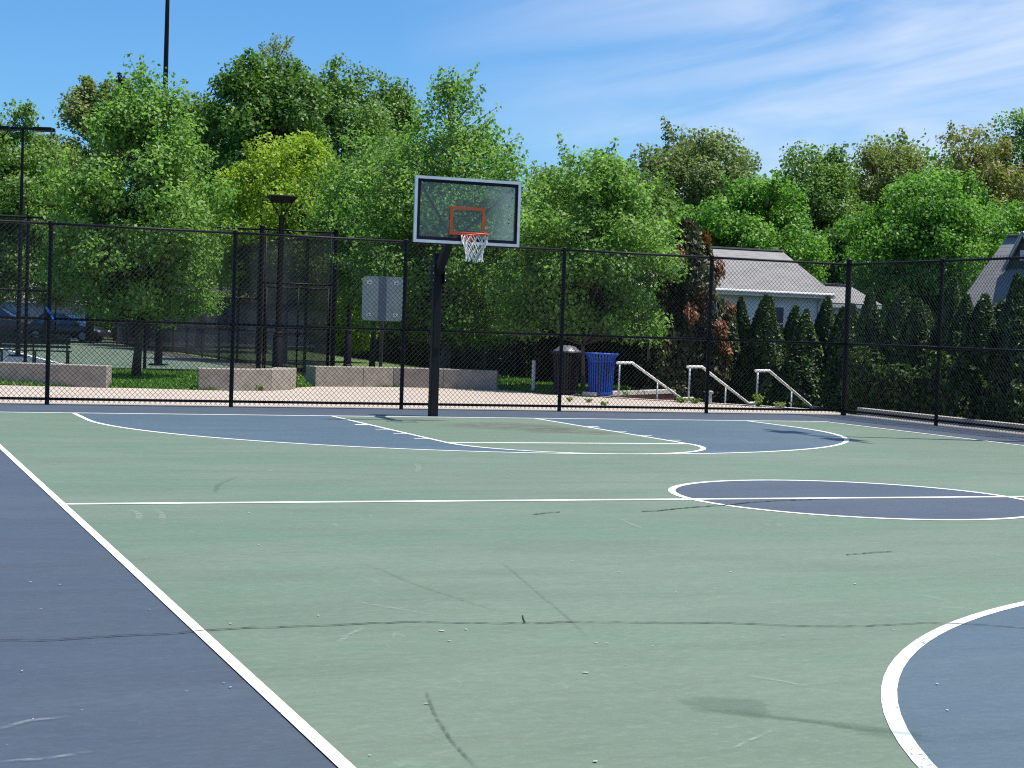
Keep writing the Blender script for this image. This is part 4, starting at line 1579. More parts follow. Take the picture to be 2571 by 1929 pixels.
# ------------------------------------------------------------------ foliage
def leaf_mesh(name, pos, nrm, size, tint, m, seed, aspect=0.74, fold=0.22, along=None):
    """many small folded leaves: 4 vertices, 2 triangles each"""
    rs = np.random.RandomState(seed)
    n = len(pos)
    nrm = nrm / (np.linalg.norm(nrm, axis=1, keepdims=True) + 1e-9)
    if along is None:
        along = rs.normal(size=(n, 3))
        along[:, 2] -= 0.5
    along = along - nrm * np.sum(along * nrm, axis=1, keepdims=True)
    along /= (np.linalg.norm(along, axis=1, keepdims=True) + 1e-9)
    side = np.cross(nrm, along)
    L = (size * rs.uniform(0.7, 1.3, n))[:, None]
    v = np.empty((n, 4, 3))
    v[:, 0] = pos - along * L * 0.5
    v[:, 2] = pos + along * L * 0.5
    v[:, 1] = pos + side * L * aspect * 0.5 + nrm * L * fold * 0.5 - along * L * 0.08
    v[:, 3] = pos - side * L * aspect * 0.5 + nrm * L * fold * 0.5 - along * L * 0.08
    me = bpy.data.meshes.new(name)
    me.vertices.add(4 * n)
    me.vertices.foreach_set('co', v.reshape(-1))
    idx = np.arange(n)[:, None] * 4
    tri = np.concatenate([idx + 0, idx + 2, idx + 1, idx + 0, idx + 3, idx + 2], axis=1).reshape(-1)
    me.loops.add(6 * n)
    me.loops.foreach_set('vertex_index', tri.astype(np.int32))
    me.polygons.add(2 * n)
    me.polygons.foreach_set('loop_start', np.arange(0, 6 * n, 3, dtype=np.int32))
    a = me.attributes.new('tint', 'FLOAT', 'POINT')
    a.data.foreach_set('value', np.repeat(tint, 4).astype(np.float32))
    me.materials.append(m)
    me.update(calc_edges=True)
    return me


def ball(rs, n, p=0.5):
    d = rs.normal(size=(n, 3))
    d /= np.linalg.norm(d, axis=1, keepdims=True)
    return d * (rs.uniform(0, 1, (n, 1)) ** p)


def profile(shape, t):
    if shape == 'round':
        return np.sqrt(np.clip(1 - (2 * t - 1) ** 2, 0.0, 1)) * 0.98 + 0.02
    if shape == 'pear':
        return np.where(t < 0.3, 0.62 + 0.38 * (np.clip(t, 0, 1) / 0.3) ** 0.8, np.clip(1 - ((t - 0.3) / 0.72) ** 1.7, 0.08, 1))
    if shape == 'dome':
        return np.where(t < 0.4, 0.8 + 0.2 * t / 0.4, np.sqrt(np.clip(1 - ((t - 0.4) / 0.6) ** 2, 0.01, 1)))
    return np.clip(np.sin(PI * (t * 0.9 + 0.07)), 0.05, 1) ** 0.7


def tree(name, label, loc, top, cb, rx, shape, leaf, nleaf, m, seed, ncl=110, trunk_r=0.10, bark=None, cl_r=0.42, lump=0.22, group=None, cat='tree', sparse=0.0, flat=0.75, sx=1.0, off=(0, 0), trunk_top=0.85):
    """loc = ground point; top, cb = heights of crown top and crown base above it; off = crown offset"""
    rs = np.random.RandomState(seed)
    root = empty(name, loc)
    tag(root, label, cat, group)
    near_ = leaf < 0.125
    ncl, nleaf, cl_r = (int(ncl * 2.0), int(nleaf * 1.35), cl_r * 1.25) if near_ else (int(ncl * 2.1), int(nleaf * 2.4), cl_r * 1.02)
    ph = rs.uniform(0, 6.28, 6)

    def env(th, t):
        b = profile(shape, t)
        return b * (1 + lump * (np.sin(2 * th + ph[0] + 3 * t) * 0.4 + np.sin(3 * th + ph[1] - 5 * t) * 0.35 + np.sin(5 * th + ph[2] + 9 * t) * 0.3 + np.sin(7 * t * 2 + ph[3]) * 0.25))
    H = top - cb
    # cluster centres: fill the crown, more of them near the outside
    t = rs.uniform(0.02, 0.98, ncl * 6)
    th = rs.uniform(0, 2 * PI, ncl * 6)
    keep = rs.uniform(0, 1, ncl * 6) < (profile(shape, t) ** 1.3 + 0.10)
    t, th = t[keep][:ncl], th[keep][:ncl]
    rr_ = rs.uniform(0.02, 1, len(t)) ** 0.42
    rad_ = env(th, t) * rx * rr_
    c = np.stack([rad_ * np.cos(th) * sx + off[0] * t, rad_ * np.sin(th) + off[1] * t, cb + t * H], 1)
    rc = cl_r * rs.uniform(0.6, 1.35, len(t))
    # loose shoots that break the outline: strings of small clusters growing up and out of the crown
    sc_, sr_ = [], []
    for k in range(int(16 if near_ else 12)):
        ts, ths = rs.uniform(0.45, 0.97), rs.uniform(0, 2 * PI)
        r0_ = env(np.array([ths]), np.array([ts]))[0] * rx * rs.uniform(0.5, 0.98)
        b_ = np.array([r0_ * math.cos(ths) * sx, r0_ * math.sin(ths), cb + ts * H])
        d_ = np.array([math.cos(ths) * 0.45, math.sin(ths) * 0.45, 1.0]) + rs.normal(0, 0.15, 3)
        ln = (0.30 if near_ else 0.26) * rx * rs.uniform(0.6, 1.4)
        for q in np.linspace(0.1, 1.0, 5):
            sc_.append(b_ + d_ * ln * q)
            sr_.append(cl_r * (0.50 - 0.27 * q))
    c = np.concatenate([c, np.array(sc_)])
    rc = np.concatenate([rc, np.array(sr_)])
    t = np.concatenate([t, np.full(len(sc_), 0.9)])
    w = rc ** 2
    cnt = np.maximum(4, (nleaf * w / w.sum())).astype(int)
    ids = np.repeat(np.arange(len(t)), cnt)
    n = len(ids)
    offv = ball(rs, n, 0.42) * rc[ids][:, None]
    offv[:, 2] *= flat
    pos = c[ids] + offv
    out = pos - np.array([off[0] * 0.5, off[1] * 0.5, cb + 0.42 * H])
    out /= (np.linalg.norm(out, axis=1, keepdims=True) + 1e-6)
    lo_ = offv / (np.linalg.norm(offv, axis=1, keepdims=True) + 1e-6)
    nrm = out * 0.45 + lo_ * 0.55 + np.array([0, 0, 0.50]) + rs.normal(size=(n, 3)) * 0.85
    tint = np.clip(0.45 * rs.uniform(0, 1, n) + 0.55 * rs.uniform(0, 1, len(t))[ids] + rs.normal(0, 0.08, n), 0, 1)
    add('crown', leaf_mesh('crown', pos, nrm, leaf, tint, m, seed + 1), root)
    # trunk, limbs and twigs
    tb_ = MB()
    zt = cb + H * trunk_top
    tz = np.linspace(0, 1, 9)
    wob = rs.normal(0, 0.05 * rx, (9, 2)).cumsum(0) * 0.35
    tpts = [(wob[i][0] * (i > 0) + off[0] * max(0, (z * zt - cb) / H), wob[i][1] * (i > 0) + off[1] * max(0, (z * zt - cb) / H), z * zt) for i, z in enumerate(tz)]
    trr = [trunk_r * (1.25 if i == 0 else 1) * (1 - 0.86 * z ** 1.15) for i, z in enumerate(tz)]
    tb_.tube(tpts, trr, 9)

    def trunk_at(z):
        k = np.clip(z / zt, 0, 1) * 8
        i = int(min(7, k))
        f = k - i
        a, b = Vector(tpts[i]), Vector(tpts[i + 1])
        return a + (b - a) * f, trr[i] * (1 - f) + trr[i + 1] * f
    order = rs.permutation(len(t))
    for j in order[:int(len(t) * 0.75)]:
        e = Vector(c[j])
        hd_ = math.hypot(e.x, e.y)
        z0 = min(max(e.z - hd_ * rs.uniform(0.5, 1.1), cb * 0.85), zt * 0.96)
        s_, r0 = trunk_at(z0)
        mid_ = s_ + (e - s_) * 0.5 + Vector((0, 0, 0.10 * hd_)) + Vector(rs.normal(0, 0.05 * rx, 3))
        rb_ = max(0.010, min(r0 * 0.6, 0.011 * hd_ + 0.006 * rx))
        tb_.tube([s_, mid_, e], [rb_, rb_ * 0.6, rb_ * 0.2], 5, caps=False)
    o = tb_.build('trunk', bark or M_TRUNK, root, smooth=True)
    return root


leaf_mat('leaf_pear', (0.058, 0.152, 0.028), (0.3, 0.45, 0.125), 0.46, 0.5, 0.28)
leaf_mat('leaf_yellow', (0.17, 0.27, 0.022), (0.36, 0.45, 0.055), 0.44)
leaf_mat('leaf_dark', (0.045, 0.11, 0.02), (0.13, 0.235, 0.042), 0.36)
leaf_mat('leaf_maple', (0.065, 0.18, 0.028), (0.215, 0.39, 0.066), 0.42)
leaf_mat('leaf_mid', (0.075, 0.15, 0.03), (0.195, 0.31, 0.07), 0.36)
leaf_mat('leaf_olive', (0.12, 0.16, 0.045), (0.245, 0.285, 0.09), 0.36)
leaf_mat('leaf_rust', (0.165, 0.18, 0.055), (0.285, 0.275, 0.092), 0.36)
leaf_mat('leaf_grey', (0.13, 0.175, 0.062), (0.245, 0.3, 0.115), 0.36)
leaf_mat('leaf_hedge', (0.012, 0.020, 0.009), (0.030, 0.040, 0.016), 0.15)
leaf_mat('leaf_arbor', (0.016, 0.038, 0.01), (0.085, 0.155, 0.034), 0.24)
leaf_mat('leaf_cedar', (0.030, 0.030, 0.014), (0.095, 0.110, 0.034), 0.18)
leaf_mat('leaf_dead', (0.150, 0.060, 0.026), (0.300, 0.125, 0.055), 0.2)
leaf_mat('leaf_weed', (0.090, 0.170, 0.025), (0.260, 0.320, 0.050), 0.35)
leaf_mat('leaf_grass', (0.06, 0.15, 0.018), (0.14, 0.29, 0.04), 0.3)
GN = 'trees round the park'


def ground_under(px, py, d, z=0.0):
    p = at(px, py, d)
    return Vector((p.x, p.y, z))


def T(name, label, px, d, py_top, py_cb, wpx, shape, leaf, nleaf, m, seed, zb=-0.03, **kw):
    """px: photo column of the crown centre; heights from photo rows at depth d"""
    pt = at(px, py_top, d)
    pb = at(px, py_cb, d)
    k = at(px, 900, d)
    base = Vector((k.x, k.y, zb))
    off = (pt.x - k.x, pt.y - k.y)
    return tree(name, label, base, pt.z - zb, pb.z - zb, wpx / 2 / F * d, shape, leaf, nleaf, MATS[m], seed, off=(0.0, 0.0), **kw)


# three street trees in the planting beds
T('street_tree', 'large leafy green tree on the grass between the left seat walls', 342, 41.7, 178, 800, 440, 'pear', 0.104, 31000, 'leaf_pear', 21, ncl=150, trunk_r=0.105, cl_r=0.40, lump=0.28, group=GN, bark=M_TRUNK)
T('street_tree', 'tall leafy green tree with pale trunk directly behind the hoop', 1112, 47.0, 205, 840, 520, 'pear', 0.104, 35000, 'leaf_pear', 22, ncl=170, trunk_r=0.14, cl_r=0.45, lump=0.3, group=GN, bark=M_TRUNK_PALE)
T('street_tree', 'leafy green tree beside the bins, right of the backboard', 1466, 43.2, 398, 845, 440, 'dome', 0.104, 31000, 'leaf_pear', 23, ncl=150, trunk_r=0.055, cl_r=0.36, lump=0.25, group=GN, bark=M_TRUNK_PALE)
T('street_tree', 'smaller green tree between the hoop tree and the bin tree', 1215, 50.5, 470, 860, 330, 'oval', 0.104, 17000, 'leaf_pear', 24, ncl=90, trunk_r=0.08, cl_r=0.42, group=GN)
T('street_tree', 'green tree left of the hoop above the grey sign', 935, 53, 345, 770, 330, 'oval', 0.104, 19000, 'leaf_pear', 25, ncl=100, trunk_r=0.09, cl_r=0.45, group=GN)
T('locust_tree', 'bright yellow-green tree behind the lamp post', 712, 62, 352, 760, 370, 'dome', 0.13, 16000, 'leaf_yellow', 26, ncl=95, trunk_r=0.12, cl_r=0.60, group=GN)
T('locust_tree', 'low yellow-green bush showing between the gate and the sign', 868, 66, 640, 880, 190, 'oval', 0.13, 6000, 'leaf_yellow', 27, ncl=40, trunk_r=0.06, cl_r=0.5, group=GN)
T('maple_tree', 'dense dark green maple crown behind the left tree', 655, 78, 158, 640, 350, 'round', 0.20, 16000, 'leaf_dark', 28, ncl=85, trunk_r=0.25, cl_r=0.95, lump=0.2, group=GN)
T('oak_tree', 'tall olive-green tree rising behind the dark maple', 830, 90, 128, 760, 300, 'dome', 0.20, 14000, 'leaf_mid', 29, ncl=75, trunk_r=0.28, cl_r=1.0, lump=0.3, group=GN)
T('oak_tree', 'olive-green tree left of the hoop tree top', 960, 95, 215, 700, 210, 'oval', 0.20, 10000, 'leaf_mid', 30, ncl=55, trunk_r=0.25, cl_r=1.0, lump=0.3, group=GN)
T('bare_tree', 'sparse grey-green tree top poking above the dark maple', 668, 105, 100, 420, 190, 'oval', 0.17, 2200, 'leaf_grey', 31, ncl=70, trunk_r=0.22, cl_r=0.6, lump=0.3, group=GN)
T('oak_tree', 'green tree cut by the left edge of the picture', -10, 72, 268, 760, 330, 'round', 0.16, 14000, 'leaf_mid', 32, ncl=80, trunk_r=0.2, cl_r=0.8, group=GN)
T('oak_tree', 'olive tree behind the left mast', 120, 82, 345, 760, 230, 'oval', 0.17, 10000, 'leaf_olive', 33, ncl=60, trunk_r=0.2, cl_r=0.8, group=GN)
T('oak_tree', 'pale olive tree top behind the upper left tree crown', 225, 88, 205, 700, 190, 'oval', 0.18, 9000, 'leaf_olive', 34, ncl=55, trunk_r=0.2, cl_r=0.85, group=GN)
T('oak_tree', 'mid green tree filling the gap right of the left tree', 500, 84, 255, 720, 260, 'oval', 0.18, 11000, 'leaf_mid', 35, ncl=60, trunk_r=0.22, cl_r=0.9, group=GN)
T('oak_tree', 'grey-green rounded oak left of the house roof', 1730, 98, 338, 800, 360, 'round', 0.20, 17000, 'leaf_grey', 36, ncl=95, trunk_r=0.28, cl_r=1.0, lump=0.2, zb=LOWZ, group=GN)
T('maple_tree', 'bright green maple above the grey house roof', 1890, 78, 462, 790, 350, 'dome', 0.16, 17000, 'leaf_maple', 37, ncl=95, trunk_r=0.2, cl_r=0.75, lump=0.25, zb=LOWZ, group=GN)
T('maple_tree', 'large bright green maple right of the house', 2310, 72, 442, 840, 400, 'round', 0.15, 21000, 'leaf_maple', 38, ncl=110, trunk_r=0.22, cl_r=0.8, lump=0.2, zb=LOWZ, group=GN)
T('oak_tree', 'green tree on the skyline between the oak and the large maple', 2030, 104, 372, 760, 250, 'dome', 0.20, 12000, 'leaf_mid', 39, ncl=65, trunk_r=0.25, cl_r=1.0, lump=0.35, zb=LOWZ, group=GN)
T('oak_tree', 'olive tree on the skyline above the large maple', 2200, 108, 348, 760, 280, 'dome', 0.20, 13000, 'leaf_olive', 40, ncl=70, trunk_r=0.25, cl_r=1.1, lump=0.3, zb=LOWZ, group=GN)
T('oak_tree', 'rust-tinged olive tree on the skyline near the right edge', 2420, 104, 330, 780, 320, 'dome', 0.20, 14000, 'leaf_rust', 41, ncl=75, trunk_r=0.25, cl_r=1.1, lump=0.3, zb=LOWZ, group=GN)
T('oak_tree', 'tall green tree top in the right corner of the skyline', 2545, 112, 282, 780, 250, 'oval', 0.20, 12000, 'leaf_mid', 42, ncl=60, trunk_r=0.25, cl_r=1.1, lump=0.35, zb=LOWZ, group=GN)
T('oak_tree', 'green tree behind the steep gabled house', 2530, 84, 500, 860, 240, 'oval', 0.17, 10000, 'leaf_maple', 43, ncl=55, trunk_r=0.2, cl_r=0.85, zb=LOWZ, group=GN)
T('oak_tree', 'green tree low behind the backboard at right', 1590, 92, 440, 800, 260, 'oval', 0.18, 11000, 'leaf_mid', 44, ncl=60, trunk_r=0.2, cl_r=0.9, zb=LOWZ, group=GN)
T('oak_tree', 'olive tree low on the skyline right of the hoop tree', 1380, 100, 425, 800, 260, 'oval', 0.18, 9000, 'leaf_olive', 45, ncl=55, trunk_r=0.2, cl_r=0.9, group=GN)
T('oak_tree', 'shaded green tree behind the far tennis fence', 430, 104, 470, 800, 320, 'round', 0.19, 11000, 'leaf_dark', 46, ncl=65, trunk_r=0.3, cl_r=1.0, group=GN)
T('oak_tree', 'shaded green tree behind the gate', 760, 104, 560, 800, 300, 'round', 0.19, 10000, 'leaf_dark', 47, ncl=60, trunk_r=0.3, cl_r=1.0, group=GN)
T('oak_tree', 'dark green tree behind the garage roof', 200, 118, 560, 800, 380, 'round', 0.19, 10000, 'leaf_mid', 48, ncl=60, trunk_r=0.3, cl_r=1.0, group=GN)
T('oak_tree', 'dark green tree low behind the two houses', 2150, 88, 560, 850, 260, 'round', 0.18, 10000, 'leaf_dark', 49, ncl=60, trunk_r=0.2, cl_r=0.9, zb=LOWZ, group=GN)
T('spruce_tree', 'dark spruce tip above the upper left tree crown', 288, 96, 185, 420, 60, 'pear', 0.18, 2500, 'leaf_hedge', 50, ncl=40, trunk_r=0.12, cl_r=0.4, group=GN)


# ------------------------------------------------------------------ conifers and hedges
def conifer_mesh(seed, H, R, m, n=5200, leaf=0.13, lump=0.18, pw=0.75):
    rs = np.random.RandomState(seed)
    t = rs.uniform(0, 1, n) ** 1.25
    th = rs.uniform(0, 2 * PI, n)
    ph = rs.uniform(0, 6.28, 6)
    rr_ = R * (1 - t) ** pw * (1 + lump * (np.sin(3 * th + ph[0] + 6 * t) + 0.7 * np.sin(5 * th + ph[1] - 11 * t) + 0.6 * np.sin(17 * t + ph[2] + 2 * th))) + 0.02
    rr_ *= rs.uniform(0.55, 1.0, n) ** 0.5
    pos = np.stack([rr_ * np.cos(th), rr_ * np.sin(th), 0.05 + t * (H - 0.05)], 1)
    out = np.stack([np.cos(th), np.sin(th), 0.35 * np.ones(n)], 1)
    nrm = out + rs.normal(size=(n, 3)) * 0.55
    along = np.stack([np.cos(th) * 0.5, np.sin(th) * 0.5, np.ones(n)], 1) + rs.normal(size=(n, 3)) * 0.35
    cl_ = 0.5 + 0.5 * np.sin(6 * th + ph[3] + 9 * t)
    tint = np.clip(0.5 * rs.uniform(0, 1, n) + 0.5 * cl_, 0, 1)
    return leaf_mesh('foliage', pos, nrm, leaf, tint, m, seed + 3, 0.5, 0.15, along)


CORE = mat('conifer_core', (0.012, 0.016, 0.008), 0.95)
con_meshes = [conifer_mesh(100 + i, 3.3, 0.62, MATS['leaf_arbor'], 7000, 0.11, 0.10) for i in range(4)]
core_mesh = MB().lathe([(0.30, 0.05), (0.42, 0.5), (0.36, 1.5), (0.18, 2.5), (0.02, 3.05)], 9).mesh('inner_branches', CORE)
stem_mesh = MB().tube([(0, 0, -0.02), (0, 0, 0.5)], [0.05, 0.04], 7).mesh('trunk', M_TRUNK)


def arbor(label, p, H, wide, seed, group):
    r_ = empty('arborvitae', (p.x, p.y, LOWZ), seed * 1.7)
    tag(r_, label, 'shrub', group)
    s = H / 3.3
    for nm, me in (('foliage', con_meshes[seed % 4]), ('inner_branches', core_mesh), ('trunk', stem_mesh)):
        o = add(nm, me, r_)
        o.scale = (wide * (1 + 0.12 * math.sin(seed * 2.3)), wide * (1 + 0.12 * math.cos(seed * 3.1)), s)
        o.rotation_euler = (0.05 * math.sin(seed * 5.1), 0.05 * math.cos(seed * 4.3), 0)
    return r_


ORD = ['first', 'second', 'third', 'fourth', 'fifth', 'sixth', 'seventh', 'eighth', 'ninth', 'tenth', 'eleventh', 'twelfth']
rowA = [(1822, 768, 45.5), (1868, 748, 46.0), (1906, 742, 45.0), (1925, 746, 46.2), (1985, 770, 45.0), (2010, 778, 46.4), (2068, 746, 44.5), (2110, 772, 43.4), (2020, 790, 43.6), (1950, 800, 44)]
for i, (px, py, d) in enumerate(rowA):
    p = at(px, py, d)
    base = ground_under(px - (1000 - py) * 0.033, 1000, d)
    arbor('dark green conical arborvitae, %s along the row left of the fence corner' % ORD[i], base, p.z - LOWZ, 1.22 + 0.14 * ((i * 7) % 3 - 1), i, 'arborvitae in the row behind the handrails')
rowB = [(2192, 728, 38.5), (2247, 722, 37.5), (2292, 752, 36.8), (2372, 700, 36.0), (2405, 742, 35.0), (2458, 742, 34.0), (2545, 688, 33.4), (2512, 760, 34.2), (2150, 765, 40.5), (2330, 770, 37.6), (2590, 700, 32.0)]
for i, (px, py, d) in enumerate(rowB):
    p = at(px, py, d)
    base = ground_under(px - (1000 - py) * 0.033, 1000, d)
    if base.x < 11.15:
        base.x = 11.15
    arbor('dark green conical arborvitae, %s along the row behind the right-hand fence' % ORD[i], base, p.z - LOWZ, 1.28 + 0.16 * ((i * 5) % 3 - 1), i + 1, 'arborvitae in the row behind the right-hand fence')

# half dead cedar
cp = at(1722, 555, 45)
cb_ = ground_under(1712, 1000, 45)
ced = empty('cedar_tree', (cb_.x, cb_.y, LOWZ))
tag(ced, 'tall half-dead cedar with rusty orange patches left of the grey roof', 'tree')
Hc = cp.z - LOWZ
add('foliage', conifer_mesh(140, Hc, 1.25, MATS['leaf_cedar'], 15000, 0.15, 0.26, 0.45), ced)
MB().lathe([(0.45, 0.1), (0.70, 0.8), (0.60, 2.4), (0.34, 4.0), (0.03, Hc - 0.5)], 9).build('inner_branches', CORE, ced)
MB().tube([(0, 0, -0.02), (0, 0, Hc * 0.8)], [0.10, 0.03], 8).build('trunk', M_TRUNK, ced)
rs = np.random.RandomState(5)
pos, nr = [], []
for (ang, z, n, r0, sp_) in ((-1.0, 1.95, 260, 0.98, 0.17), (-1.15, 2.5, 260, 0.92, 0.22), (-1.5, 3.4, 240, 0.66, 0.24), (-0.3, 4.1, 300, 0.62, 0.26), (-2.4, 4.4, 140, 0.48, 0.2), (-0.6, 3.0, 260, 0.85, 0.26), (-1.9, 2.9, 160, 0.86, 0.2), (-0.1, 4.9, 160, 0.36, 0.2)):
    c = np.array([1.28 * r0 * math.cos(ang), 1.28 * r0 * math.sin(ang), z])
    o_ = ball(rs, n, 0.5) * sp_
    o_[:, 2] *= 1.6
    pos.append(c + o_)
    nr.append(np.tile([math.cos(ang), math.sin(ang), 0.4], (n, 1)) + rs.normal(size=(n, 3)) * 0.5)
pos, nr = np.concatenate(pos), np.concatenate(nr)
al = rs.normal(size=pos.shape) * 0.4 + np.array([0, 0, 1.0])
add('dead_foliage', leaf_mesh('dead_foliage', pos, nr, 0.13, rs.uniform(0, 1, len(pos)), MATS['leaf_dead'], 6, 0.45, 0.15, al), ced)


def hedge(label, pts, z0, h, depth, n, seed, m='leaf_hedge', leaf=0.13):
    P = [Vector((x, y, 0)) for x, y in pts]
    root = empty('hedge', (P[0].x, P[0].y, z0))
    tag(root, label, 'hedge')
    core, pos, nr = MB(), [], []
    rs = np.random.RandomState(seed)
    tot = sum((b - a).length for a, b in zip(P[:-1], P[1:]))
    for a, b in zip(P[:-1], P[1:]):
        core.bar((a.x - P[0].x, a.y - P[0].y, (h - 0.35) / 2), (b.x - P[0].x, b.y - P[0].y, (h - 0.35) / 2), depth * 0.6, h - 0.35)
        k = int(n * (b - a).length / tot)
        d = (b - a).normalized()
        s = Vector((-d.y, d.x, 0))
        u = rs.uniform(-0.01, 1.01, k)
        zz = rs.uniform(0, 1, k)
        topf = rs.uniform(0, 1, k) < 0.3
        hh = h * (1 + 0.10 * np.sin(u * (b - a).length * 1.9 + seed) + 0.06 * np.sin(u * (b - a).length * 4.7))
        side = np.where(rs.uniform(0, 1, k) < 0.72, -1, 1)
        off = np.where(topf, rs.uniform(-1, 1, k), side * rs.uniform(0.75, 1.05, k)) * depth / 2 * (1 + 0.15 * np.sin(u * (b - a).length * 2.7 + zz * 4))
        z = np.where(topf, hh * rs.uniform(0.88, 1.0, k), zz * hh * 0.95)
        A = np.array([a.x - P[0].x, a.y - P[0].y, 0])
        D = np.array([*(b - a)])
        S = np.array([*s])
        pos.append(A + u[:, None] * D + off[:, None] * S + np.stack([0 * z, 0 * z, z], 1))
        nr.append(np.where(topf[:, None], np.array([[0, 0, 1.0]]), np.sign(off)[:, None] * S[None]) + rs.normal(size=(k, 3)) * 0.6)
    pos, nr = np.concatenate(pos), np.concatenate(nr)
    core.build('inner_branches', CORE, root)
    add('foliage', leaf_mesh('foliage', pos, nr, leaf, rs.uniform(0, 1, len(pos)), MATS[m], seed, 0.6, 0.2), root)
    return root


h0, h1 = on(830, 884), on(1385, 958)
hedge('long dark hedge beyond the lawn behind the hoop', [(h0.x, h0.y + 1.6), ((h0.x + h1.x) / 2, (h0.y + h1.y) / 2 + 1.3), (h1.x + 0.2, h1.y + 1.0)], -0.03, 1.75, 1.2, 16000, 61)
k0, k1 = at(1375, 960, 48.5), at(1640, 960, 46.5)
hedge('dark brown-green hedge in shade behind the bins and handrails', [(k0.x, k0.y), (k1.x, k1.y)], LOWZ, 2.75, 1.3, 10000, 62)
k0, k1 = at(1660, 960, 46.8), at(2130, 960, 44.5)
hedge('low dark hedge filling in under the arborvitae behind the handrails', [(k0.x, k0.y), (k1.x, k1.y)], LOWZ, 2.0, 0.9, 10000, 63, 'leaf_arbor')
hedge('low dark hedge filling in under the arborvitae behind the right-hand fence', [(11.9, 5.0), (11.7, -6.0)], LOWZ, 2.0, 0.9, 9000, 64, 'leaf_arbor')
hg = at(250, 860, 112), at(900, 860, 112)
hedge('far green hedge closing the view behind the tennis court', [(hg[0].x - 25, hg[0].y), (hg[1].x + 8, hg[1].y + 4)], -0.03, 2.6, 2.0, 16000, 65, 'leaf_dark', 0.26)
hg = at(1350, 860, 84), at(2650, 880, 80)
hedge('far shrubs closing the view behind the houses', [(hg[0].x, hg[0].y), (hg[1].x + 3, hg[1].y + 2)], LOWZ, 3.2, 2.0, 15000, 66, 'leaf_mid', 0.22)
# far wood: reads as one mass behind everything
rs = np.random.RandomState(77)
nw = 80000
u = rs.uniform(-0.04, 1.04, nw)
pa2, pb2 = at(-60, 800, 128), at(2640, 850, 124)
zz = rs.uniform(0, 1, nw) ** 0.8
hgt = 8.4 + 5.6 * np.clip((u - 0.46) / 0.12, 0, 1) + 1.6 * np.clip((u - 0.7) / 0.3, 0, 1) + 1.2 * np.sin(u * 31) + 0.9 * np.sin(u * 67 + 1) + 0.6 * np.sin(u * 143)
pos = np.stack([pa2.x + (pb2.x - pa2.x) * u, pa2.y + (pb2.y - pa2.y) * u, LOWZ + zz * hgt], 1) + rs.normal(size=(nw, 3)) * np.array([0.5, 1.6, 0.3])
nr = rs.normal(size=(nw, 3)) * 0.7 + np.array([-0.2, -0.6, 0.6])
wood = add('distant_wood', leaf_mesh('distant_wood', pos, nr, 0.40, np.clip(0.5 + 0.3 * np.sin(u * 37) + rs.normal(0, 0.2, nw), 0, 1), MATS['leaf_mid'], 9))
tag(wood, 'far green wood closing the skyline behind the park trees', 'wood', kind='stuff')


# ------------------------------------------------------------------ grass, weeds
def inside(poly, x, y):
    c = np.zeros(len(x), bool)
    j = len(poly) - 1
    for i in range(len(poly)):
        xi, yi = poly[i][:2]
        xj, yj = poly[j][:2]
        k = ((yi > y) != (yj > y)) & (x < (xj - xi) * (y - yi) / (yj - yi + 1e-12) + xi)
        c ^= k
        j = i
    return c


rs = np.random.RandomState(8)
ng = 90000
gx, gy = rs.uniform(-11, 12, ng), 9.2 + 16.0 * rs.uniform(0, 1, ng) ** 1.5
ok = ~inside(PLAZA, gx, gy) & inside(edge_pts, gx, gy) & ~((gx < 3.6) & (gy > 20.3))
gx, gy = gx[ok], gy[ok]
hh = rs.uniform(0.05, 0.13, len(gx)) * (1 + 0.4 * np.sin(gx * 3 + gy * 2))
pos = np.stack([gx, gy, -0.03 + hh * 0.5], 1)
al = np.stack([rs.normal(0, 0.35, len(gx)), rs.normal(0, 0.35, len(gx)), np.ones(len(gx))], 1)
nr = np.stack([rs.normal(size=len(gx)), rs.normal(size=len(gx)), 0.5 + 0 * gx], 1)
gme = leaf_mesh('grass', pos, nr, 0.13, np.clip(rs.uniform(0, 1, len(gx)) * 0.7 + 0.3 * (np.sin(gx * 1.3) * np.sin(gy * 1.1) * 0.5 + 0.5), 0, 1), MATS['leaf_grass'], 12, 0.28, 0.1, al)
tag(add('grass', gme), 'short bright green grass growing round the seat walls', 'grass', kind='stuff')


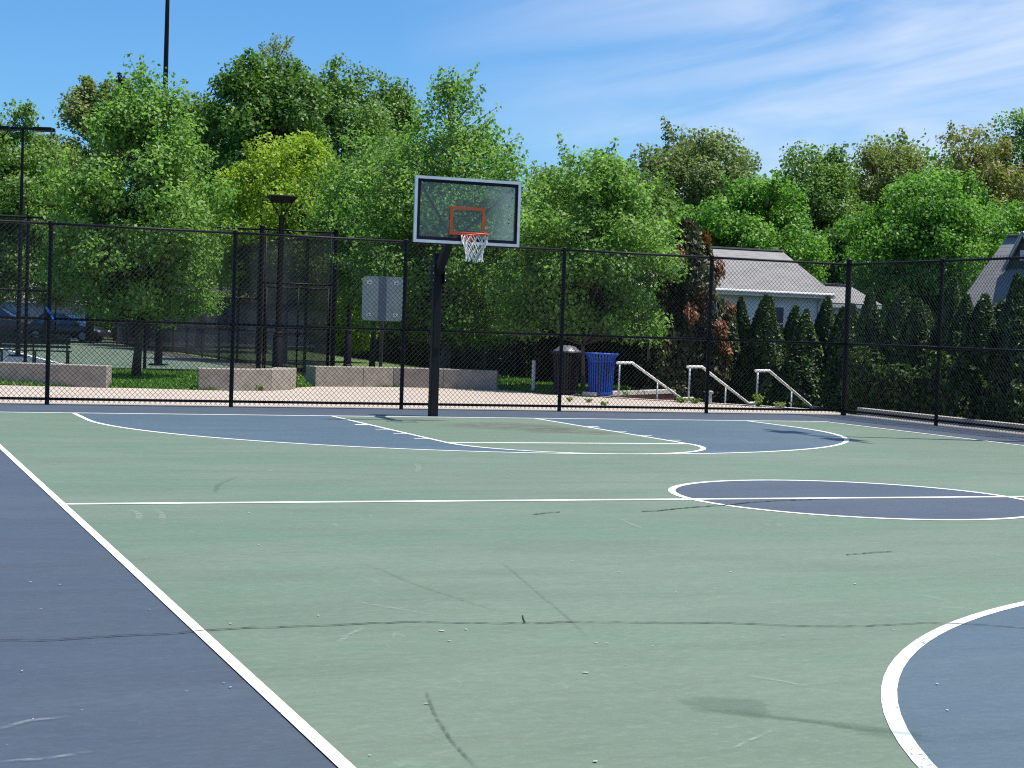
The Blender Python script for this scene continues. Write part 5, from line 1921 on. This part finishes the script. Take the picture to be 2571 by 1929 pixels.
def weed(label, px, py, h, w, n, seed, z=-0.012, m='leaf_weed'):
    p = on(px, py, z)
    rs = np.random.RandomState(seed)
    t = rs.uniform(0, 1, n)
    th = rs.uniform(0, 6.28, n)
    r = w * (0.3 + 0.7 * t) * rs.uniform(0, 1, n) ** 0.6
    pos = np.stack([r * np.cos(th), r * np.sin(th), 0.02 + t * h], 1)
    nr = np.stack([np.cos(th) * 0.5, np.sin(th) * 0.5, np.ones(n) * 0.7], 1) + rs.normal(size=(n, 3)) * 0.4
    root = empty('weed', (p.x, p.y, z))
    tag(root, label, 'weed', 'weeds in the paving')
    add('leaves', leaf_mesh('leaves', pos, nr, 0.075, rs.uniform(0, 1, n), MATS[m], seed, 0.55, 0.2), root)
    st2 = MB()
    for i in range(5):
        a = 2 * PI * i / 5
        st2.tube([(0, 0, 0), (w * 0.4 * math.cos(a), w * 0.4 * math.sin(a), h * 0.9)], 0.006, 4)
    st2.build('stems', M_LAWN, root)


weed('tall leafy weed at the left end of the sunlit seat wall', 526, 977, 0.40, 0.10, 90, 1)
weed('low yellow-green weed at the foot of the sunlit wall, left of the fence post', 560, 980, 0.10, 0.14, 50, 2)
weed('yellow-green weed tuft at the foot of the sunlit wall, centre', 650, 981, 0.13, 0.22, 80, 3)
weed('yellow-green weed tuft at the foot of the sunlit wall near its right end', 704, 979, 0.12, 0.16, 60, 4)
weed('green weed in the gap between the two curved seat walls', 742, 974, 0.30, 0.14, 80, 5)
weed('bright green weed at the post of the rightmost handrail', 1904, 1022, 0.26, 0.16, 110, 6)
weed('dull green weed by the foot of the middle handrail', 1712, 1012, 0.10, 0.22, 70, 7, m='leaf_olive')
weed('dull green weed right of the middle handrail post', 1745, 1014, 0.10, 0.22, 60, 8, m='leaf_olive')
weed('small yellow weed in the pavers below the black bin', 1430, 1009, 0.06, 0.12, 30, 9)
weed('small yellow weed in the pavers below the blue bin', 1478, 1011, 0.06, 0.14, 30, 10)
weed('small yellow weed in the pavers right of the blue bin', 1517, 1018, 0.05, 0.12, 30, 11)
weed('grey-green weed under the leftmost handrail', 1570, 1000, 0.14, 0.14, 50, 12, m='leaf_grey')
weed('low weeds along the edge under the rightmost handrail', 1958, 1024, 0.10, 0.30, 70, 13, m='leaf_olive')
